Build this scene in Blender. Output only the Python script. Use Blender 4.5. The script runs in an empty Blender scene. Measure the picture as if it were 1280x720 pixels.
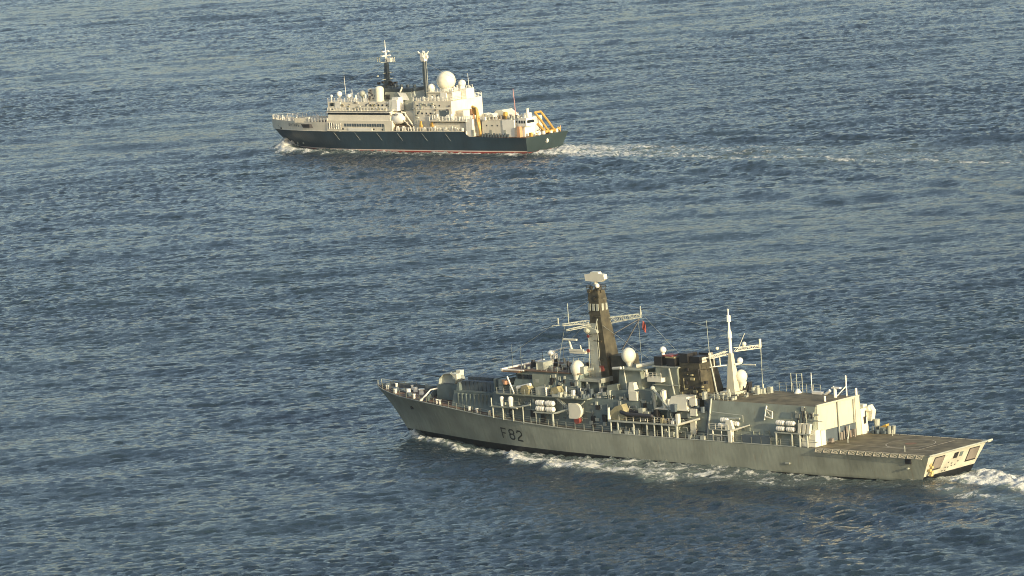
import bpy, bmesh, math, random
import numpy as np
from mathutils import Vector, Matrix
random.seed(7)
R = math.radians
scene = bpy.context.scene
C = scene.collection

# ------------------------------------------------------------------ camera
CAM_H = 136.0
cam_d = bpy.data.cameras.new('camera')
cam = bpy.data.objects.new('camera', cam_d); C.objects.link(cam)
scene.camera = cam
DEP, ROLL = R(7.24), R(4.03)
fw = Vector((0, math.cos(DEP), -math.sin(DEP)))
r0 = Vector((1, 0, 0)); u0 = r0.cross(fw)
up = u0 * math.cos(ROLL) + r0 * math.sin(ROLL)
rt = r0 * math.cos(ROLL) - u0 * math.sin(ROLL)
M = Matrix((rt, up, -fw)).transposed().to_4x4()
M.translation = (0, 0, CAM_H)
cam.matrix_world = M
cam_d.sensor_width = 36.0
cam_d.lens = 36.0 * 6064.0 / 1280.0
cam_d.clip_start = 5.0; cam_d.clip_end = 60000.0

# ------------------------------------------------------------------ light
SUN_AZ, SUN_EL = 143.0, 13.0            # azimuth clockwise from +Y, elevation
world = bpy.data.worlds.new('World'); scene.world = world; world.use_nodes = True
wn, wl = world.node_tree.nodes, world.node_tree.links
bg = wn['Background']; bg.inputs['Strength'].default_value = 0.15
sky = wn.new('ShaderNodeTexSky'); sky.sky_type = 'NISHITA'; sky.sun_disc = False
sky.sun_elevation = R(SUN_EL); sky.sun_rotation = R(SUN_AZ)
sky.altitude = 100; sky.air_density = 1.0; sky.dust_density = 3.0; sky.ozone_density = 0.7
wl.new(sky.outputs['Color'], bg.inputs['Color'])
sd = bpy.data.lights.new('sun', 'SUN'); sd.energy = 3.5; sd.angle = R(0.6); sd.color = (1.0, 0.85, 0.56)
sun = bpy.data.objects.new('sun', sd); C.objects.link(sun)
sv = Vector((math.cos(R(SUN_EL)) * math.sin(R(SUN_AZ)), math.cos(R(SUN_EL)) * math.cos(R(SUN_AZ)), math.sin(R(SUN_EL))))
sun.rotation_euler = sv.to_track_quat('Z', 'Y').to_euler()
vs = scene.view_settings
scene.cycles.use_denoising = True
scene.cycles.sample_clamp_indirect = 4.0
scene.cycles.filter_width = 1.0
vs.view_transform = 'Standard'; vs.look = 'None'; vs.gamma = 1; vs.use_curve_mapping = False; vs.exposure = 0.70

# ------------------------------------------------------------------ materials
def nmat(name):
    m = bpy.data.materials.new(name); m.use_nodes = True
    nt = m.node_tree
    return m, nt, nt.nodes, nt.links, nt.nodes['Principled BSDF']

def ramp(N, L, src, pts, interp='LINEAR'):
    r = N.new('ShaderNodeValToRGB'); r.color_ramp.interpolation = interp
    e = r.color_ramp.elements
    while len(e) > 1: e.remove(e[-1])
    e[0].position = pts[0][0]; e[0].color = (*pts[0][1], 1)
    for p, c in pts[1:]:
        k = e.new(p); k.color = (*c, 1)
    L.new(src, r.inputs['Fac']); return r.outputs['Color']

def paint(name, col, rough=0.5, var=0.18, scale=0.35, rust=0.0, streak=0.25, bump=0.0, rustcol=(0.16, 0.075, 0.025)):
    """weathered paint: mottling, vertical dirt streaks, optional rust runs"""
    m, nt, N, L, P = nmat(name)
    tc = N.new('ShaderNodeTexCoord')
    mp = N.new('ShaderNodeMapping'); mp.inputs['Scale'].default_value = (1.6, 1.6, 0.22)
    L.new(tc.outputs['Object'], mp.inputs['Vector'])
    n1 = N.new('ShaderNodeTexNoise'); n1.inputs['Scale'].default_value = scale; n1.inputs['Detail'].default_value = 6
    n2 = N.new('ShaderNodeTexNoise'); n2.inputs['Scale'].default_value = 1.3; n2.inputs['Detail'].default_value = 5
    L.new(tc.outputs['Object'], n1.inputs['Vector']); L.new(mp.outputs['Vector'], n2.inputs['Vector'])
    dark = tuple(c * (1 - 1.6 * var) for c in col); lite = tuple(min(1, c * (1 + var)) for c in col)
    a = ramp(N, L, n1.outputs['Fac'], [(0.3, dark), (0.7, lite)])
    sd_ = tuple(c * 0.62 for c in col)
    st = ramp(N, L, n2.outputs['Fac'], [(0.52, (0, 0, 0)), (0.72, (streak, streak, streak))])
    mx = N.new('ShaderNodeMix'); mx.data_type = 'RGBA'
    L.new(st, mx.inputs['Factor']); L.new(a, mx.inputs[6]); mx.inputs[7].default_value = (*sd_, 1)
    out = mx.outputs[2]
    if rust:
        n3 = N.new('ShaderNodeTexNoise'); n3.inputs['Scale'].default_value = 1.0; n3.inputs['Detail'].default_value = 8
        mp3 = N.new('ShaderNodeMapping'); mp3.inputs['Scale'].default_value = (2.3, 2.3, 0.35); mp3.inputs['Location'].default_value = (7, 3, 1)
        L.new(tc.outputs['Object'], mp3.inputs['Vector']); L.new(mp3.outputs['Vector'], n3.inputs['Vector'])
        rs = ramp(N, L, n3.outputs['Fac'], [(0.60, (0, 0, 0)), (0.74, (rust, rust, rust))])
        m2 = N.new('ShaderNodeMix'); m2.data_type = 'RGBA'
        L.new(rs, m2.inputs['Factor']); L.new(out, m2.inputs[6]); m2.inputs[7].default_value = (*rustcol, 1)
        out = m2.outputs[2]
    L.new(out, P.inputs['Base Color'])
    P.inputs['Roughness'].default_value = rough
    if bump:
        b = N.new('ShaderNodeBump'); b.inputs['Strength'].default_value = bump; b.inputs['Distance'].default_value = 0.05
        L.new(n2.outputs['Fac'], b.inputs['Height']); L.new(b.outputs['Normal'], P.inputs['Normal'])
    m['out'] = 1
    return m

def hull_paint(name, top, bands, ripple=0.6, rust=0.15, streak=0.35, rough=0.45, lite=None):
    """ship side: colour bands by height above the water, plate ripple between frames, dirt and rust runs.
       bands: list of (z_upper_at_bow, z_upper_at_stern, colour) from the bottom up"""
    m, nt, N, L, P = nmat(name)
    tc = N.new('ShaderNodeTexCoord'); sp = N.new('ShaderNodeSeparateXYZ'); L.new(tc.outputs['Object'], sp.inputs[0])
    n1 = N.new('ShaderNodeTexNoise'); n1.inputs['Scale'].default_value = 0.22; n1.inputs['Detail'].default_value = 7
    L.new(tc.outputs['Object'], n1.inputs['Vector'])
    mp = N.new('ShaderNodeMapping'); mp.inputs['Scale'].default_value = (1.1, 0.4, 0.16); L.new(tc.outputs['Object'], mp.inputs['Vector'])
    n2 = N.new('ShaderNodeTexNoise'); n2.inputs['Scale'].default_value = 1.6; n2.inputs['Detail'].default_value = 6; L.new(mp.outputs['Vector'], n2.inputs['Vector'])
    base = ramp(N, L, n1.outputs['Fac'], [(0.32, tuple(c * 0.74 for c in top)), (0.68, tuple(c * 1.14 for c in top))])
    st = ramp(N, L, n2.outputs['Fac'], [(0.50, (0, 0, 0)), (0.70, (streak,) * 3)])
    mx = N.new('ShaderNodeMix'); mx.data_type = 'RGBA'; L.new(st, mx.inputs['Factor']); L.new(base, mx.inputs[6]); mx.inputs[7].default_value = (*[c * 0.6 for c in top], 1)
    out = mx.outputs[2]
    if lite:
        nl = N.new('ShaderNodeTexNoise'); nl.inputs['Scale'].default_value = 1.9; nl.inputs['Detail'].default_value = 5
        ml = N.new('ShaderNodeMapping'); ml.inputs['Scale'].default_value = (1.4, 0.4, 0.22); ml.inputs['Location'].default_value = (31, 0, 4)
        L.new(tc.outputs['Object'], ml.inputs['Vector']); L.new(ml.outputs['Vector'], nl.inputs['Vector'])
        rl = ramp(N, L, nl.outputs['Fac'], [(0.60, (0, 0, 0)), (0.76, (0.35,) * 3)])
        m3 = N.new('ShaderNodeMix'); m3.data_type = 'RGBA'; L.new(rl, m3.inputs['Factor']); L.new(out, m3.inputs[6]); m3.inputs[7].default_value = (*lite, 1)
        out = m3.outputs[2]
    if rust:
        n3 = N.new('ShaderNodeTexNoise'); n3.inputs['Scale'].default_value = 1.2; n3.inputs['Detail'].default_value = 8
        mp3 = N.new('ShaderNodeMapping'); mp3.inputs['Scale'].default_value = (1.7, 0.6, 0.24); mp3.inputs['Location'].default_value = (5, 2, 9)
        L.new(tc.outputs['Object'], mp3.inputs['Vector']); L.new(mp3.outputs['Vector'], n3.inputs['Vector'])
        rs = ramp(N, L, n3.outputs['Fac'], [(0.62, (0, 0, 0)), (0.76, (rust,) * 3)])
        m2 = N.new('ShaderNodeMix'); m2.data_type = 'RGBA'; L.new(rs, m2.inputs['Factor']); L.new(out, m2.inputs[6]); m2.inputs[7].default_value = (0.17, 0.085, 0.03, 1)
        out = m2.outputs[2]
    for zb, zs, colr in reversed(bands):
        lin = N.new('ShaderNodeMapRange'); lin.inputs['From Min'].default_value = 0; lin.inputs['From Max'].default_value = 110
        lin.inputs['To Min'].default_value = zb; lin.inputs['To Max'].default_value = zs; L.new(sp.outputs['X'], lin.inputs['Value'])
        lt = N.new('ShaderNodeMath'); lt.operation = 'LESS_THAN'; L.new(sp.outputs['Z'], lt.inputs[0]); L.new(lin.outputs['Result'], lt.inputs[1])
        m2 = N.new('ShaderNodeMix'); m2.data_type = 'RGBA'; L.new(lt.outputs[0], m2.inputs['Factor']); L.new(out, m2.inputs[6]); m2.inputs[7].default_value = (*colr, 1)
        out = m2.outputs[2]
    L.new(out, P.inputs['Base Color']); P.inputs['Roughness'].default_value = rough
    # plate ripple between the frames ("hungry horse")
    wv = N.new('ShaderNodeTexWave'); wv.inputs['Scale'].default_value = 0.30; wv.inputs['Distortion'].default_value = 6.0; wv.inputs['Detail'].default_value = 2
    wv.inputs['Detail Scale'].default_value = 0.6
    mw = N.new('ShaderNodeMapping'); mw.inputs['Rotation'].default_value = (0, R(20), 0); L.new(tc.outputs['Object'], mw.inputs['Vector']); L.new(mw.outputs['Vector'], wv.inputs['Vector'])
    nb = N.new('ShaderNodeTexNoise'); nb.inputs['Scale'].default_value = 0.7; nb.inputs['Detail'].default_value = 3; L.new(tc.outputs['Object'], nb.inputs['Vector'])
    ad = N.new('ShaderNodeMath'); ad.operation = 'MULTIPLY'; L.new(wv.outputs['Fac'], ad.inputs[0]); L.new(nb.outputs['Fac'], ad.inputs[1])
    b = N.new('ShaderNodeBump'); b.inputs['Strength'].default_value = ripple; b.inputs['Distance'].default_value = 0.12
    L.new(ad.outputs[0], b.inputs['Height']); L.new(b.outputs['Normal'], P.inputs['Normal'])
    return m

GREY = paint('navy_grey_paint', (0.215, 0.245, 0.205), 0.5, rust=0.25)
GREYL = paint('light_grey_paint', (0.33, 0.355, 0.31), 0.5, rust=0.35, streak=0.15)
GREYD = paint('dark_blue_grey_paint', (0.075, 0.10, 0.12), 0.55, rust=0.1)
GREYM = paint('shaded_grey_green_paint', (0.13, 0.168, 0.165), 0.5, rust=0.2)  # navy grey darkened: shade on the forward walls is put into this colour
SOOT = paint('soot_brown_paint', (0.058, 0.053, 0.034), 0.6, var=0.35, rust=0.12, scale=0.8)
BLACK = paint('black_paint', (0.018, 0.018, 0.02), 0.5, var=0.1)
DECK = paint('grey_green_deck', (0.085, 0.08, 0.065), 0.8, var=0.3, scale=0.5, rust=0.4)
DECKR = paint('red_brown_deck', (0.17, 0.105, 0.065), 0.8, var=0.3, scale=0.5, rust=0.2)
FDECK = paint('flight_deck_coating', (0.135, 0.118, 0.070), 0.85, var=0.38, scale=0.45, rust=0.25, rustcol=(0.09, 0.05, 0.03))
WHITE = paint('white_paint', (0.72, 0.71, 0.64), 0.45, var=0.06, streak=0.12)
WHITER = paint('stained_white_paint', (0.66, 0.64, 0.54), 0.45, var=0.08, streak=0.25, rust=0.5, rustcol=(0.32, 0.22, 0.06))
CREAM = paint('cream_superstructure_paint', (0.68, 0.64, 0.52), 0.5, var=0.08, streak=0.25, rust=0.25, rustcol=(0.35, 0.22, 0.08))
GRP = paint('radome_plastic', (0.66, 0.645, 0.53), 0.4, var=0.05, streak=0.08)
YEL = paint('yellow_crane_paint', (0.44, 0.28, 0.07), 0.5, var=0.15, rust=0.3)
NAVYB = paint('navy_blue_paint', (0.03, 0.045, 0.06), 0.5)
RED = paint('red_paint', (0.22, 0.05, 0.04), 0.5)
ORANGE = paint('orange_grey_cover', (0.5, 0.28, 0.16), 0.7)
RUBBER = paint('dark_rubber', (0.03, 0.03, 0.035), 0.6)
CANVAS = paint('khaki_canvas', (0.27, 0.25, 0.15), 0.9, var=0.2)
ROPE = paint('rope_net', (0.40, 0.38, 0.30), 0.9, var=0.1)
NUMP = paint('faded_black_paint', (0.045, 0.05, 0.05), 0.6, var=0.3)
DOORP = paint('cream_door_paint', (0.50, 0.49, 0.385), 0.5, var=0.06, rust=0.3)
DKGLASS, *_ = nmat('dark_window_glass')
DKGLASS.node_tree.nodes['Principled BSDF'].inputs['Base Color'].default_value = (0.015, 0.02, 0.025, 1)
DKGLASS.node_tree.nodes['Principled BSDF'].inputs['Roughness'].default_value = 0.12
HULL = hull_paint('frigate_hull_paint', (0.265, 0.285, 0.235), [(1.25, 0.02, (0.012, 0.014, 0.018))], ripple=0.10, rust=0.32, streak=0.3, lite=(0.42, 0.43, 0.34))
TRANS = hull_paint('frigate_sunlit_transom_paint', (0.50, 0.50, 0.42), [(0.9, 0.9, (0.012, 0.014, 0.018))], ripple=0.2, rust=0.45, streak=0.25)  # hull grey lightened: sunlight on the stern is put into this colour
YHULL = hull_paint('blue_ship_hull_paint', (0.020, 0.042, 0.062), [(0.40, 0.40, (0.26, 0.035, 0.025)), (0.72, 0.72, (0.55, 0.45, 0.4))], ripple=0.15, rust=0.06, streak=0.25, rough=0.4)
YTRANS = hull_paint('blue_ship_transom_light_tint', (0.026, 0.044, 0.050), [(0.2, 0.2, (0.26, 0.035, 0.025))], ripple=0.2, rust=0.06, streak=0.2, rough=0.45)  # hull blue shifted greener: light on the stern put into the colour

# ------------------------------------------------------------------ mesh builder (local axes: x aft, y to port, z up)
class MB:
    def __init__(s): s.v = []; s.f = []; s.parts = []
    def add(s, vs, fs):
        k = len(s.v); s.parts.append((k, len(s.f), len(vs), len(fs))); s.v += [tuple(p) for p in vs]; s.f += [tuple(i + k for i in f) for f in fs]; return s
    def frus(s, b, z0, t, z1):
        x0, x1, y0, y1 = b; a0, a1, c0, c1 = t
        return s.add([(x0, y0, z0), (x1, y0, z0), (x1, y1, z0), (x0, y1, z0), (a0, c0, z1), (a1, c0, z1), (a1, c1, z1), (a0, c1, z1)],
                     [(0, 3, 2, 1), (4, 5, 6, 7), (0, 1, 5, 4), (1, 2, 6, 5), (2, 3, 7, 6), (3, 0, 4, 7)])
    def box(s, x0, x1, y0, y1, z0, z1):
        return s.frus((x0, x1, y0, y1), z0, (x0, x1, y0, y1), z1)
    def cbox(s, c, d):
        return s.box(c[0] - d[0] / 2, c[0] + d[0] / 2, c[1] - d[1] / 2, c[1] + d[1] / 2, c[2] - d[2] / 2, c[2] + d[2] / 2)
    def prism(s, poly, axis, a, b):
        """poly in the two other axes, extruded along axis from a to b"""
        def P(u, w, h):
            return {'x': (h, u, w), 'y': (u, h, w), 'z': (u, w, h)}[axis]
        n = len(poly)
        return s.add([P(u, w, a) for u, w in poly] + [P(u, w, b) for u, w in poly],
                     [tuple(range(n))[::-1], tuple(range(n, 2 * n))] + [(i, (i + 1) % n, (i + 1) % n + n, i + n) for i in range(n)])
    def cyl(s, p, q, r, r2=None, n=8):
        p, q = Vector(p), Vector(q); r2 = r if r2 is None else r2
        d = (q - p).normalized(); a = d.orthogonal().normalized(); b = d.cross(a)
        vs = []
        for c, rr in ((p, r), (q, r2)):
            for i in range(n):
                t = 2 * math.pi * i / n; vs.append(c + (a * math.cos(t) + b * math.sin(t)) * rr)
        return s.add(vs, [tuple(range(n))[::-1], tuple(range(n, 2 * n))] + [(i, (i + 1) % n, (i + 1) % n + n, i + n) for i in range(n)])
    def tube(s, pts, r, n=6):
        for a, b in zip(pts, pts[1:]): s.cyl(a, b, r, n=n)
        return s
    def capsule(s, p, q, r, n=12):
        p, q = Vector(p), Vector(q); d = (q - p).normalized()
        s.cyl(p + d * r * .35, q - d * r * .35, r, n=n); s.cyl(p, p + d * r * .35, r * .7, r, n=n); s.cyl(q - d * r * .35, q, r, r * .7, n=n)
        return s
    def sph(s, c, r, sc=(1, 1, 1), nu=24, nv=14):
        vs = [(c[0], c[1], c[2] + r * sc[2])]
        for j in range(1, nv):
            t = math.pi * j / nv
            for i in range(nu):
                p = 2 * math.pi * i / nu
                vs.append((c[0] + r * sc[0] * math.sin(t) * math.cos(p), c[1] + r * sc[1] * math.sin(t) * math.sin(p), c[2] + r * sc[2] * math.cos(t)))
        vs.append((c[0], c[1], c[2] - r * sc[2])); e = len(vs) - 1; fs = []
        for i in range(nu): fs.append((0, 1 + i, 1 + (i + 1) % nu))
        for j in range(nv - 2):
            for i in range(nu):
                a = 1 + j * nu + i; b = 1 + j * nu + (i + 1) % nu; fs.append((a, a + nu, b + nu, b))
        for i in range(nu): fs.append((e, 1 + (nv - 2) * nu + (i + 1) % nu, 1 + (nv - 2) * nu + i))
        return s.add(vs, fs)
    def truss(s, p, q, w, h, n, r=0.07, taper=1.0):
        p, q = Vector(p), Vector(q); d = (q - p).normalized(); side = d.cross(Vector((0, 0, 1))).normalized()
        def cor(t, a, b):
            k = 1 + (taper - 1) * t
            return p.lerp(q, t) + side * a * w / 2 * k + Vector((0, 0, 1)) * b * h / 2 * k
        for a, b in ((1, 1), (1, -1), (-1, 1), (-1, -1)): s.cyl(cor(0, a, b), cor(1, a, b), r, n=5)
        for i in range(n):
            t0, t1 = i / n, (i + 1) / n; g = 1 if i % 2 else -1
            for a in (1, -1):
                s.cyl(cor(t0, a, g), cor(t1, a, -g), r * .7, n=4); s.cyl(cor(t1, a, 1), cor(t1, a, -1), r * .7, n=4)
            for b in (1, -1): s.cyl(cor(t1, 1, b), cor(t1, -1, b), r * .7, n=4)
        return s
    def rail(s, pts, h=1.1, step=1.8, r=0.035, wires=3, post=0.05):
        for a, b in zip(pts, pts[1:]):
            a, b = Vector(a), Vector(b); n = max(1, int((b - a).length / step))
            for k in range(wires):
                z = Vector((0, 0, h * (k + 1) / wires)); s.cyl(a + z, b + z, r, n=4)
            for i in range(n + 1):
                p = a.lerp(b, i / n); s.cyl(p, p + Vector((0, 0, h)), post, n=4)
        return s
    def split(s, name, mat, parent, smooth=False):
        """every piece becomes an object of its own"""
        out = []
        for vk, fk, nv, nf in s.parts:
            m = MB(); m.add(s.v[vk:vk + nv], [tuple(i - vk for i in f) for f in s.f[fk:fk + nf]]); out.append(m.build(name, mat, parent, smooth))
        return out
    def build(s, name, mat, parent=None, smooth=False, label=None, mats=None, fm=None):
        me = bpy.data.meshes.new(name)
        me.from_pydata([(x, -y, z) for x, y, z in s.v], [], [f[::-1] for f in s.f])
        bm = bmesh.new(); bm.from_mesh(me); bmesh.ops.recalc_face_normals(bm, faces=bm.faces)
        if smooth:
            for f in bm.faces: f.smooth = True
        bm.to_mesh(me); bm.free()
        for m in (mats or [mat]): me.materials.append(m)
        if smooth == 'auto' or smooth is True:
            me.set_sharp_from_angle(angle=R(38))
        o = bpy.data.objects.new(name, me); C.objects.link(o)
        if parent: o.parent = parent
        if label: o['label'] = label
        return o

def tag(o, label=None, cat=None, group=None, kind=None):
    for k, v in (('label', label), ('category', cat), ('group', group), ('kind', kind)):
        if v: o[k] = v
    return o
def empty(name, loc=(0, 0, 0), rz=0.0):
    o = bpy.data.objects.new(name, None); C.objects.link(o); o.location = loc; o.rotation_euler = (0, 0, rz); o.empty_display_size = 2
    return o
def lerpt(x, tab):
    xs = [a for a, b in tab]; ys = [b for a, b in tab]
    return float(np.interp(x, xs, ys))

# ship frames (also used by the sea for the wakes)
O1, T1 = Vector((-25.97, 875.82, 0)), R(43.14)      # frigate: bow tip point, aft axis turned by -T1
O2, T2 = Vector((-68.73, 1445.05, 0)), R(40.5)      # research ship

# ------------------------------------------------------------------ the sea
def spectrum(n, L, wind, wdir, kmin, kmax, spread, seed, rms):
    rng = np.random.default_rng(seed)
    k1 = np.fft.fftfreq(n, L / n) * 2 * np.pi
    kx, ky = np.meshgrid(k1, k1, indexing='ij'); k = np.hypot(kx, ky); k[0, 0] = 1
    Lw = wind ** 2 / 9.81
    ca = (kx * math.cos(wdir) + ky * math.sin(wdir)) / k
    S = np.exp(-1 / (k * Lw) ** 2) / k ** 4 * (0.03 + np.abs(ca) ** spread)
    S[(k < kmin) | (k > kmax)] = 0; S[0, 0] = 0
    h = (rng.normal(size=(n, n)) + 1j * rng.normal(size=(n, n))) * np.sqrt(S)
    z = np.real(np.fft.ifft2(h)); sc = rms / z.std()
    h *= sc
    dx = np.real(np.fft.ifft2(-1j * kx / k * h)); dy = np.real(np.fft.ifft2(-1j * ky / k * h))
    return np.stack([z * sc, dx, dy]).astype(np.float32), L
def sample(tile, x, y, rot=0.0):
    T, L = tile; n = T.shape[1]
    c, s = math.cos(rot), math.sin(rot)
    u = (x * c + y * s) / L * n; v = (-x * s + y * c) / L * n
    iu = np.floor(u).astype(np.int64); iv = np.floor(v).astype(np.int64)
    fu = (u - iu).astype(np.float32); fv = (v - iv).astype(np.float32)
    iu %= n; iv %= n; ju = (iu + 1) % n; jv = (iv + 1) % n
    o = T[:, iu, iv] * (1 - fu) * (1 - fv) + T[:, ju, iv] * fu * (1 - fv) + T[:, iu, jv] * (1 - fu) * fv + T[:, ju, jv] * fu * fv
    return o[0], o[1] * c - o[2] * s, o[1] * s + o[2] * c

def axis(segs):
    out = [segs[0][0]]
    for a, b, d in segs:
        n = max(1, round((b - a) / d)); out += list(np.linspace(a, b, n + 1)[1:])
    return np.array(out)
def grow(a, b, d0, k):
    out = [a]; d = d0; sg = 1 if b > a else -1
    while (b - out[-1]) * sg > 0: out.append(out[-1] + sg * d); d *= k
    return np.array(out)
WDIR = R(88)     # direction the wind sea runs
def sstep(a, b, x): t = np.clip((x - a) / (b - a), 0, 1); return t * t * (3 - 2 * t)
def tri(x, a, b, c, d): return sstep(a, b, x) * (1 - sstep(c, d, x))

def hull1_y(x): return np.interp(x, [8, 14, 20, 30, 41, 52, 65, 100, 131], [0, 1.3, 2.6, 4.7, 6.3, 7.2, 7.7, 7.8, 6.6])
def hull2_y(x): return np.interp(x, [8, 14, 22, 30, 40, 90, 107], [0, 2.2, 5.0, 7.0, 8.3, 8.6, 7.6])

def wakes(X, Y):
    """bow waves, stern wakes: returns extra height, foam 1, foam 2"""
    h = np.zeros_like(X); F = []
    for (O, T, which) in ((O1, T1, 1), (O2, T2, 2)):
        c, s = math.cos(T), math.sin(T)
        dx, dy = X - O.x, Y - O.y
        x = dx * c - dy * s            # aft
        y = -(dx * s + dy * c)         # port
        a = np.abs(y)
        wob = np.sin(x * 0.55 + 1.3 * np.sin(x * 0.21)) * 0.9 + np.sin(x * 1.37 + 2) * 0.45
        if which == 1:
            hy = hull1_y(x)
            yo = np.interp(x, [8, 14, 22, 28, 35, 41, 46, 51, 66, 77, 91, 106, 133], [1.2, 4.2, 7.0, 8.6, 9.6, 10.8, 15.5, 18.0, 20.0, 21.5, 19.5, 17.5, 12]) + wob * np.interp(x, [8, 40, 60], [0.3, 0.8, 1.2])
            wid = np.interp(x, [8, 20, 40, 46, 70, 133], [1.2, 1.9, 2.6, 6.5, 9.0, 6.0])
            amp = np.interp(x, [6.5, 9, 30, 48, 75, 95, 133], [0, 0.9, 0.62, 0.95, 0.72, 0.25, 0.04])
            f = amp * np.exp(-((a - (yo - wid * 0.45)) / (wid * 0.55)) ** 2)
            f = np.where(a > yo, f * np.exp(-((a - yo) / 0.7) ** 2), f)
            inner = np.interp(x, [8, 20, 45, 75, 100, 133], [0, 0.08, 0.36, 0.40, 0.28, 0.14]) * (1 - sstep(yo * 0.85, yo, a))
            f = np.maximum(f, inner)
            edge = 0.42 * np.exp(-((a - hy - 0.35) / 0.55) ** 2) * tri(x, 20, 45, 128, 132)
            f = np.maximum(f, edge) * (x > 6) * (1 - sstep(131, 134, x))
            ws = 6.2 + 0.035 * (x - 131)
            st = np.where(x > 130.5, np.exp(-(a / ws) ** 6), 0) * np.interp(x, [130, 133, 160, 200, 320, 420], [0, 1.0, 0.85, 0.6, 0.35, 0])
            arm = np.exp(-((a - (10 + 0.12 * (x - 131))) / 2.5) ** 2) * np.interp(x, [128, 140, 200, 300], [0, 0.4, 0.3, 0])
            f = np.maximum(f, np.maximum(st, arm))
            h += np.where(x < 60, 1, 0.5) * 0.55 * amp * np.exp(-((a - (yo - 1.2)) / 1.6) ** 2) * (x > 7) * (x < 128)
            h += 0.9 * np.exp(-((x - 10) / 2.4) ** 2 - (a / 2.2) ** 2)
            h -= 0.5 * tri(x, 22, 34, 55, 70) * np.exp(-((a - hy - 3) / 3.5) ** 2)
            h += 0.45 * st * np.sin(x * 0.5 + a * .6) 
            for j in range(5):   # diverging waves
                yj = 14 + 0.34 * (x - 50 - 34 * j)
                h += 0.42 * np.exp(-((a - yj) / 3.2) ** 2) * sstep(50 + 34 * j, 70 + 34 * j, x) * np.exp(-np.maximum(a - 14, 0) / 75)
                h -= 0.36 * np.exp(-((a - yj - 6.0) / 3.2) ** 2) * sstep(50 + 34 * j, 70 + 34 * j, x) * np.exp(-np.maximum(a - 14, 0) / 75)
        else:
            hy = hull2_y(x)
            yo = np.interp(x, [5, 10, 15, 25, 35, 60, 107], [2.0, 7.0, 10.0, 13.5, 15, 15.5, 14]) + wob
            wid = np.interp(x, [5, 14, 30, 107], [2.5, 3.4, 2.4, 3])
            amp = np.interp(x, [2.5, 6, 22, 34, 60, 107], [0, 1.15, 0.95, 0.5, 0.3, 0.3])
            f = amp * np.exp(-((a - (yo - wid * 0.6)) / wid) ** 2)
            bow = 1.1 * np.exp(-((x - 9) / 5.0) ** 2 - (a / 6.5) ** 2)
            f = np.maximum(f, bow)
            inner = np.interp(x, [8, 25, 60, 107], [0.1, 0.3, 0.40, 0.44]) * (1 - sstep(yo * 0.8, yo, a)) * (x > 6)
            edge = 0.55 * np.exp(-((a - hy - 0.6) / 0.9) ** 2) * tri(x, 14, 25, 104, 108)
            f = np.maximum(f, np.maximum(edge, inner)) * (1 - sstep(106, 109, x))
            ws = 10 + 0.09 * np.maximum(x - 107, 0)
            st = np.where(x > 106, np.exp(-((y + 1) / ws) ** 4), 0) * np.interp(x, [106.5, 109, 135, 165, 230, 420], [0, 0.88, 0.48, 0.22, 0.16, 0.12])
            ln = np.exp(-((y - (6 + 0.045 * (x - 107)) - wob) / 2.6) ** 2) * np.interp(x, [110, 130, 240, 420], [0, 0.5, 0.40, 0.24])
            f = np.maximum(f, np.maximum(st, ln))
            h += 0.6 * amp * np.exp(-((a - (yo - 1.4)) / 2.0) ** 2) * (x > 4) * (x < 104)
            h += 2.3 * np.exp(-((x - 8.5) / 4.2) ** 2 - (a / 5.5) ** 2)
            h += 0.35 * st * np.sin(x * 0.45 + a * .5)
            for j in range(4):
                yj = 16 + 0.30 * (x - 40 - 40 * j)
                w = sstep(40 + 40 * j, 65 + 40 * j, x) * np.exp(-np.maximum(a - 16, 0) / 70)
                h += 0.8 * np.exp(-((a - yj) / 4.5) ** 2) * w; h -= 0.7 * np.exp(-((a - yj - 9) / 4.5) ** 2) * w
        F.append(np.clip(f, 0, 1.2))
    return h, F[0], F[1]

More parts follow.
